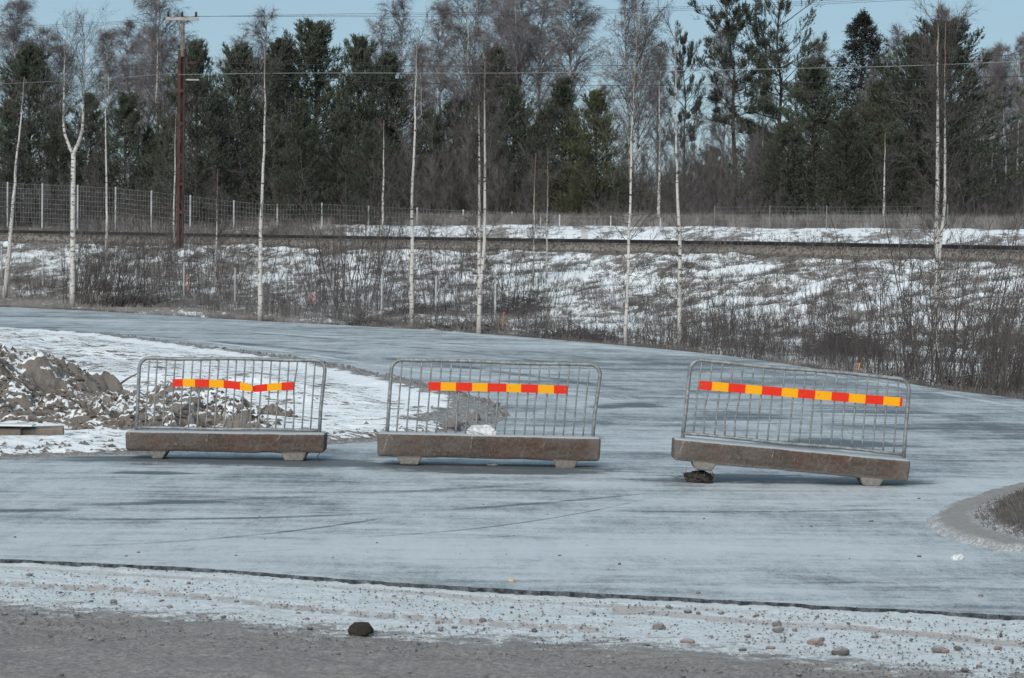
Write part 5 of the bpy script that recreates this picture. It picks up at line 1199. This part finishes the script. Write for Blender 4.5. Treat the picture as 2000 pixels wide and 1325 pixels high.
# ------------------------------------------------------------------ planks and stick at the left
def plank(name, px, py, wpx, hpx, rot, label, zt=.0):
    s_ = (py-hor(px))/CH; D = F/s_; g_ = Geo(); g_.box((0, 0, 0), (wpx/s_, .10, hpx/s_)); o = link(name, g_.mesh(name), None, M['wood']); o.location = ((px-1000)/F*D, D, hpx/s_/2+zt); o.rotation_euler = (R(18), R(rot), R(3)); b = o.modifiers.new('bevel', 'BEVEL'); b.width = .006; return tag(o, label, 'plank', 'planks at the left')
plank('plank', 74, 866, 102, 17, -2.5, 'grey weathered plank lying on the snow in front of the soil heap', .07)
plank('plank', 2, 866, 80, 20, 1, 'dark reddish plank cut by the left picture edge, under snow', .06)
o = link('snow_slab', (lambda g_: (g_.box((0, 0, 0), (.62, .22, .02)), g_.mesh('snow_slab'))[1])(Geo()), None, M['signw']); o.location = ((8-1000)/F*(F/190.), F/190.+.02, .19); tag(o, 'thin slab of snow lying on the dark plank at the left edge', 'snow'); b = o.modifiers.new('bevel', 'BEVEL'); b.width = .009; b.segments = 3
def heap_z(px, D): return .5
g_ = Geo(); a0 = AT(232, 752, 31.5); a1 = AT(268, 730, 31.5); g_.tube([a0-a0, (a1-a0)*.5+[0, 0, .01], a1-a0], [.014, .012, .007], 6); o = link('stick', g_.mesh('stick', True), None, M['wood']); o.location = a0; tag(o, 'pale stick poking out of the soil heap left of the first barrier', 'stick')

# ------------------------------------------------------------------ stones
ST = {}
for key in ('stone', 'stone_d', 'stone_r', 'stone_t', 'moss'):
    ST[key] = []
    for q in range(4):
        me = lump('stone', 20+q*3, 1, .9, .75, .35, 2); me.materials.append(M[key]); ST[key].append(me)
SLM = [(705, 1238, 'the largest dark stone'), (1287, 1229, 'the light grey rounded stone'), (1518, 1228, 'the touching pair of stones'), (1640, 1279, 'the ragged clod'), (1836, 1272, 'the stone cluster'), (1949, 1268, 'the brick coloured stone'), (999, 1136, 'the tan stone'), (1210, 1103, 'the upright stone'), (943, 1213, 'the squarish grey stone'), (461, 1086, 'the small red stone'), (1870, 1093, 'the snow lump'), (1702, 1019, 'the stone by the dirt corner'), (1585, 1029, 'the snow capped stone'), (68, 1200, 'the pale block at left'), (250, 1190, 'the left tyre track end'), (450, 1180, 'the tread marks'), (29, 1050, 'the lone left pebble')]
def swhere(px, py):
    return _sw(px, py).replace('the stone by the dirt corner', 'the dirt corner stone')
def _sw(px, py):
    a = min(SLM, key=lambda l: math.hypot(l[0]-px, 2*(l[1]-py))); dx = px-a[0]; dy = py-a[1]
    v_ = 'nearer than' if dy > 8 else 'beyond' if dy < -8 else 'level with'
    return ('far ' if abs(dx) > 70 else '')+('left, ' if dx < 0 else 'right, ')+v_+' '+a[2]
def gz(py): return 0. if py < 0 else -.03
def stone(px, py, wpx, key='stone', label=None, group=None, hk=.6, z=None, v=None, near=None):
    z0 = z if z is not None else (0. if py < np.interp(px, [0, 700, 1000, 1300, 2000], [1090, 1131, 1150, 1165, 1201]) else -.02)
    x, y = G(px, py, z0); w = wpx*y/F
    o = link('stone', random.choice(ST[key]) if v is None else ST[key][v]); o.location = (x, y, z0+w*.12); o.scale = (w*.5, w*.5*random.uniform(.7, 1.1), w*hk*.62); o.rotation_euler = (0, 0, random.uniform(0, 6.28))
    return tag(o, label, 'stone', group)
stone(705, 1238, 56, 'moss', 'largest stone, rounded and nearly black, at the border of snow and dirt', hk=.62, v=0)
stone(1287, 1229, 27, 'stone', 'light grey rounded stone standing on the snow strip right of centre', hk=.8)
stone(1517, 1222, 20, 'stone', 'grey stone, upper one of a touching pair on the snow strip', hk=.8)
stone(1519, 1233, 24, 'stone', 'grey stone, lower one of a touching pair on the snow strip', hk=.6)
stone(1640, 1279, 36, 'stone_d', 'dark ragged clod at the dirt border right of centre', hk=.6)
stone(1342, 1257, 30, 'stone_r', 'reddish flat stone at the dirt border just right of the light grey one', hk=.5)
stone(1592, 1259, 34, 'stone_r', 'low reddish stone on the snow left of the stone cluster', hk=.5)
stone(1832, 1272, 28, 'stone', 'largest grey stone of the cluster at the right', hk=.6)
stone(1846, 1274, 18, 'stone_r', 'small reddish stone touching the cluster at right', hk=.6)
stone(1949, 1268, 20, 'stone_r', 'brick coloured flat stone near the right edge', hk=.5)
stone(1955, 1243, 10, 'stone_d', 'pointed dark stone on the tyre track at the right edge', hk=1.3)
stone(1885, 1311, 20, 'stone_d', 'dark clod at the lower right dirt border', hk=.6)
stone(999, 1136, 18, 'stone_t', 'tan coloured flat stone on the frosted asphalt above the seam', hk=.5)
stone(1210, 1103, 7, 'stone_d', 'small dark upright stone on the asphalt right of the tan one', hk=1.1)
stone(1915, 1165, 11, 'stone_r', 'reddish stone on the asphalt near the seam at the right', hk=.7)
stone(1364, 1160, 10, 'stone', 'grey stone sitting just above the dark seam', hk=.9)
stone(943, 1213, 16, 'stone', 'squarish grey stone at the end of the left tyre track', hk=.7)
stone(1043, 1234, 15, 'stone_d', 'dark grey stone left of the light grey rounded one', hk=.8)
stone(1262, 1261, 15, 'stone_d', 'flat black stone below the light grey rounded one', hk=.5)
stone(461, 1086, 7, 'stone_r', 'small red stone on the asphalt at the left')
stone(270, 1080, 8, 'stone_r', 'pinkish small stone on the asphalt left of the red one')
stone(246, 1087, 7, 'stone', 'small grey stone beside the pinkish one on the asphalt')
stone(29, 1050, 7, 'stone_d', 'lone dark pebble on the asphalt near the left edge')
stone(736, 1061, 5, 'stone_d', 'lone dark pebble on the asphalt below the middle barrier')
stone(1093, 1086, 8, 'stone_d', 'flat dark chip on the asphalt left of the upright stone', hk=.4)
stone(1795, 1088, 10, 'stone_d', 'dark pebble left of the small snow lump')
stone(1702, 1019, 9, 'stone_d', 'dark stone on the asphalt left of the dirt corner')
stone(1795, 975, 7, 'stone_d', 'dark stone on the asphalt below the right foot of the right barrier')
stone(1585, 1029, 7, 'stone_d', 'dark stone with snow on it on the asphalt below the right barrier')
stone(1566, 1029, 6, 'stone', 'small pale stone left of the snow capped dark one')
stone(1375, 1014, 6, 'stone_d', 'lone dark chip on the asphalt below the left foot of the right barrier')
for px, py, w in [(118, 1159, 9), (180, 1162, 9), (222, 1177, 16), (178, 1176, 10), (316, 1176, 11), (332, 1188, 15), (366, 1199, 10), (410, 1172, 9), (418, 1186, 13), (436, 1207, 13), (287, 1138, 13), (368, 1141, 12), (340, 1137, 8), (462, 1176, 12), (583, 1200, 13), (557, 1187, 9), (600, 1210, 10), (57, 1125, 13), (860, 1232, 13), (855, 1218, 11), (888, 1226, 12), (770, 1166, 10), (1000, 1188, 9), (1100, 1180, 8), (1160, 1200, 10), (1305, 1187, 14), (1344, 1197, 18), (1364, 1199, 10), (1408, 1200, 13), (1478, 1203, 12), (1543, 1208, 7), (1596, 1206, 10), (1552, 1232, 13), (1605, 1250, 12), (1657, 1220, 11), (1690, 1217, 8), (1708, 1246, 16), (1775, 1215, 10), (1780, 1250, 8), (1738, 1229, 6), (1870, 1269, 18), (1890, 1267, 7), (1896, 1280, 8), (1960, 1222, 9), (1910, 1253, 12), (1460, 1245, 16), (1505, 1268, 20), (1388, 1245, 10), (1912, 1303, 12), (1975, 1290, 10), (1756, 1262, 9), (1802, 1292, 8)]:
    stone(px, py, w, random.choice(['stone', 'stone_d', 'stone_r', 'stone']), 'small stone on the snow strip, %s' % swhere(px, py), 'small stones on the snow strip', random.uniform(.5, .8))
for px, py, w in [(8, 1202, 20), (68, 1200, 16), (150, 1204, 14), (42, 1218, 12), (152, 1217, 8), (12, 1192, 10), (177, 1250, 12), (200, 1251, 8), (240, 1247, 10), (120, 1320, 12), (330, 1276, 7), (640, 1249, 11), (410, 1212, 10), (270, 1228, 9), (605, 1229, 14), (490, 1230, 12), (642, 1249, 9), (800, 1315, 9), (950, 1322, 11), (1055, 1318, 10), (1058, 1305, 12), (1150, 1302, 9), (930, 1255, 15), (817, 1259, 10), (1060, 1252, 10), (1155, 1275, 11), (1104, 1275, 11), (1240, 1278, 10), (1380, 1262, 10), (1560, 1320, 12), (1536, 1298, 13), (1680, 1292, 13), (1335, 1323, 10), (780, 1245, 10), (1215, 1250, 12), (1450, 1271, 16), (1364, 1262, 9), (700, 1262, 9), (560, 1310, 8)]:
    stone(px, py, w, random.choice(['stone_d', 'stone_d', 'stone']), 'dark clod on the brown dirt, %s' % swhere(px, py), 'clods on the dirt', random.uniform(.45, .7))
for j in range(46):
    px = random.uniform(300, 2000); py = random.uniform(985, 1140)
    stone(px, py, random.uniform(2.5, 4.5), random.choice(['stone_d', 'stone_d', 'stone_r']), 'tiny dark pebble on the frosted asphalt, %s' % swhere(px, py), 'tiny pebbles on the asphalt')
# loose gravel, joined
def scatter(name, label, pts, s0, s1, m_):
    m = len(pts); P = np.asarray(pts, float); s_ = rng.uniform(s0, s1, (m, 1))*rng.uniform(.5, 1, (m, 1)); g_ = Geo(); d = [nrm(np.column_stack([np.cos(2.09*i+rng.uniform(-.6, .6, m)), np.sin(2.09*i+rng.uniform(-.6, .6, m)), rng.uniform(-.3, .1, m)])) for i in range(3)]; tp = P+np.column_stack([rng.normal(0, .3, (m, 2)), rng.uniform(.5, .9, m)])*s_
    q = [P+x*s_ for x in d]
    for i in range(3): g_.tris(q[i], q[(i+1) % 3], tp)
    return tag(link(name, g_.mesh(name), None, M[m_]), label, 'gravel', kind='stuff')
m = 6500; px = rng.uniform(-100, 2100, m); py = np.interp(px, [0, 700, 1000, 1300, 2000], [1092, 1133, 1151, 1166, 1203])+rng.uniform(.1, 1, m)**1.0*np.interp(px, [0, 2000], [150, 140]); pp = np.array([G(a, b, -.018) for a, b in zip(px, py)]); pp = np.column_stack([pp, np.full(m, -.02)])
scatter('loose_gravel', 'fine loose gravel strewn over the snow strip and dirt in the foreground', pp, .004, .013, 'stone_d')
m = 600; px = rng.uniform(-50, 2050, m); py = np.interp(px, [0, 700, 1000, 1300, 2000], [1092, 1133, 1151, 1166, 1203])+rng.normal(0, 3.2, m); pp = np.array([G(a, b, 0) for a, b in zip(px, py)]); pp = np.column_stack([pp, np.full(m, -.005)])
scatter('seam_crumbs', 'black asphalt crumbs along the broken seam in the foreground', pp, .004, .013, 'asph_edge')
M['soil'] = mottled('crumbly_soil', (.085, .068, .055), (.20, .17, .145), 3, .95, 'world')
scatter('soil_crumbs', 'crumbs and small clods of frozen soil lying over the long heap', HEAPC, .018, .075, 'soil')
# gravel along the verge rim
vp = np.array(VP); L_ = smooth_line(vp[:20], 5200); m = len(L_); nrm2 = rng.normal(0, .30, (m, 2)); pts = L_+nrm2; sdq = poly_sd(pts[:, 0], pts[:, 1], VP); ok = (sdq > .05) & (sdq < 1.3) & (pts[:, 0] > -12) & (rng.random(len(pts)) < np.where(pts[:, 1] < 33, .25, 1)); pts = pts[ok]
zz = np.array([verge_z(a, b) for a, b in pts]); scatter('verge_gravel', 'coarse grey gravel along the edge of the snowy verge', np.column_stack([pts, zz]), .02, .065, 'stone')
for px, py, w, lb in [(883, 838, 44, 'pale broken lump of concrete rubble at the tip of the snowy verge'), (878, 858, 36, 'grey rock in front of the concrete rubble at the verge tip'), (922, 822, 40, 'frosty clod of gravel at the tip of the snowy verge behind the middle barrier'), (548, 832, 22, 'brown clod on the snow seen through the left barrier'), (572, 827, 26, 'larger brown clod on the snow seen through the right of the left barrier')]:
    stone(px, py, w, 'stone', lb, hk=.9, z=.03)
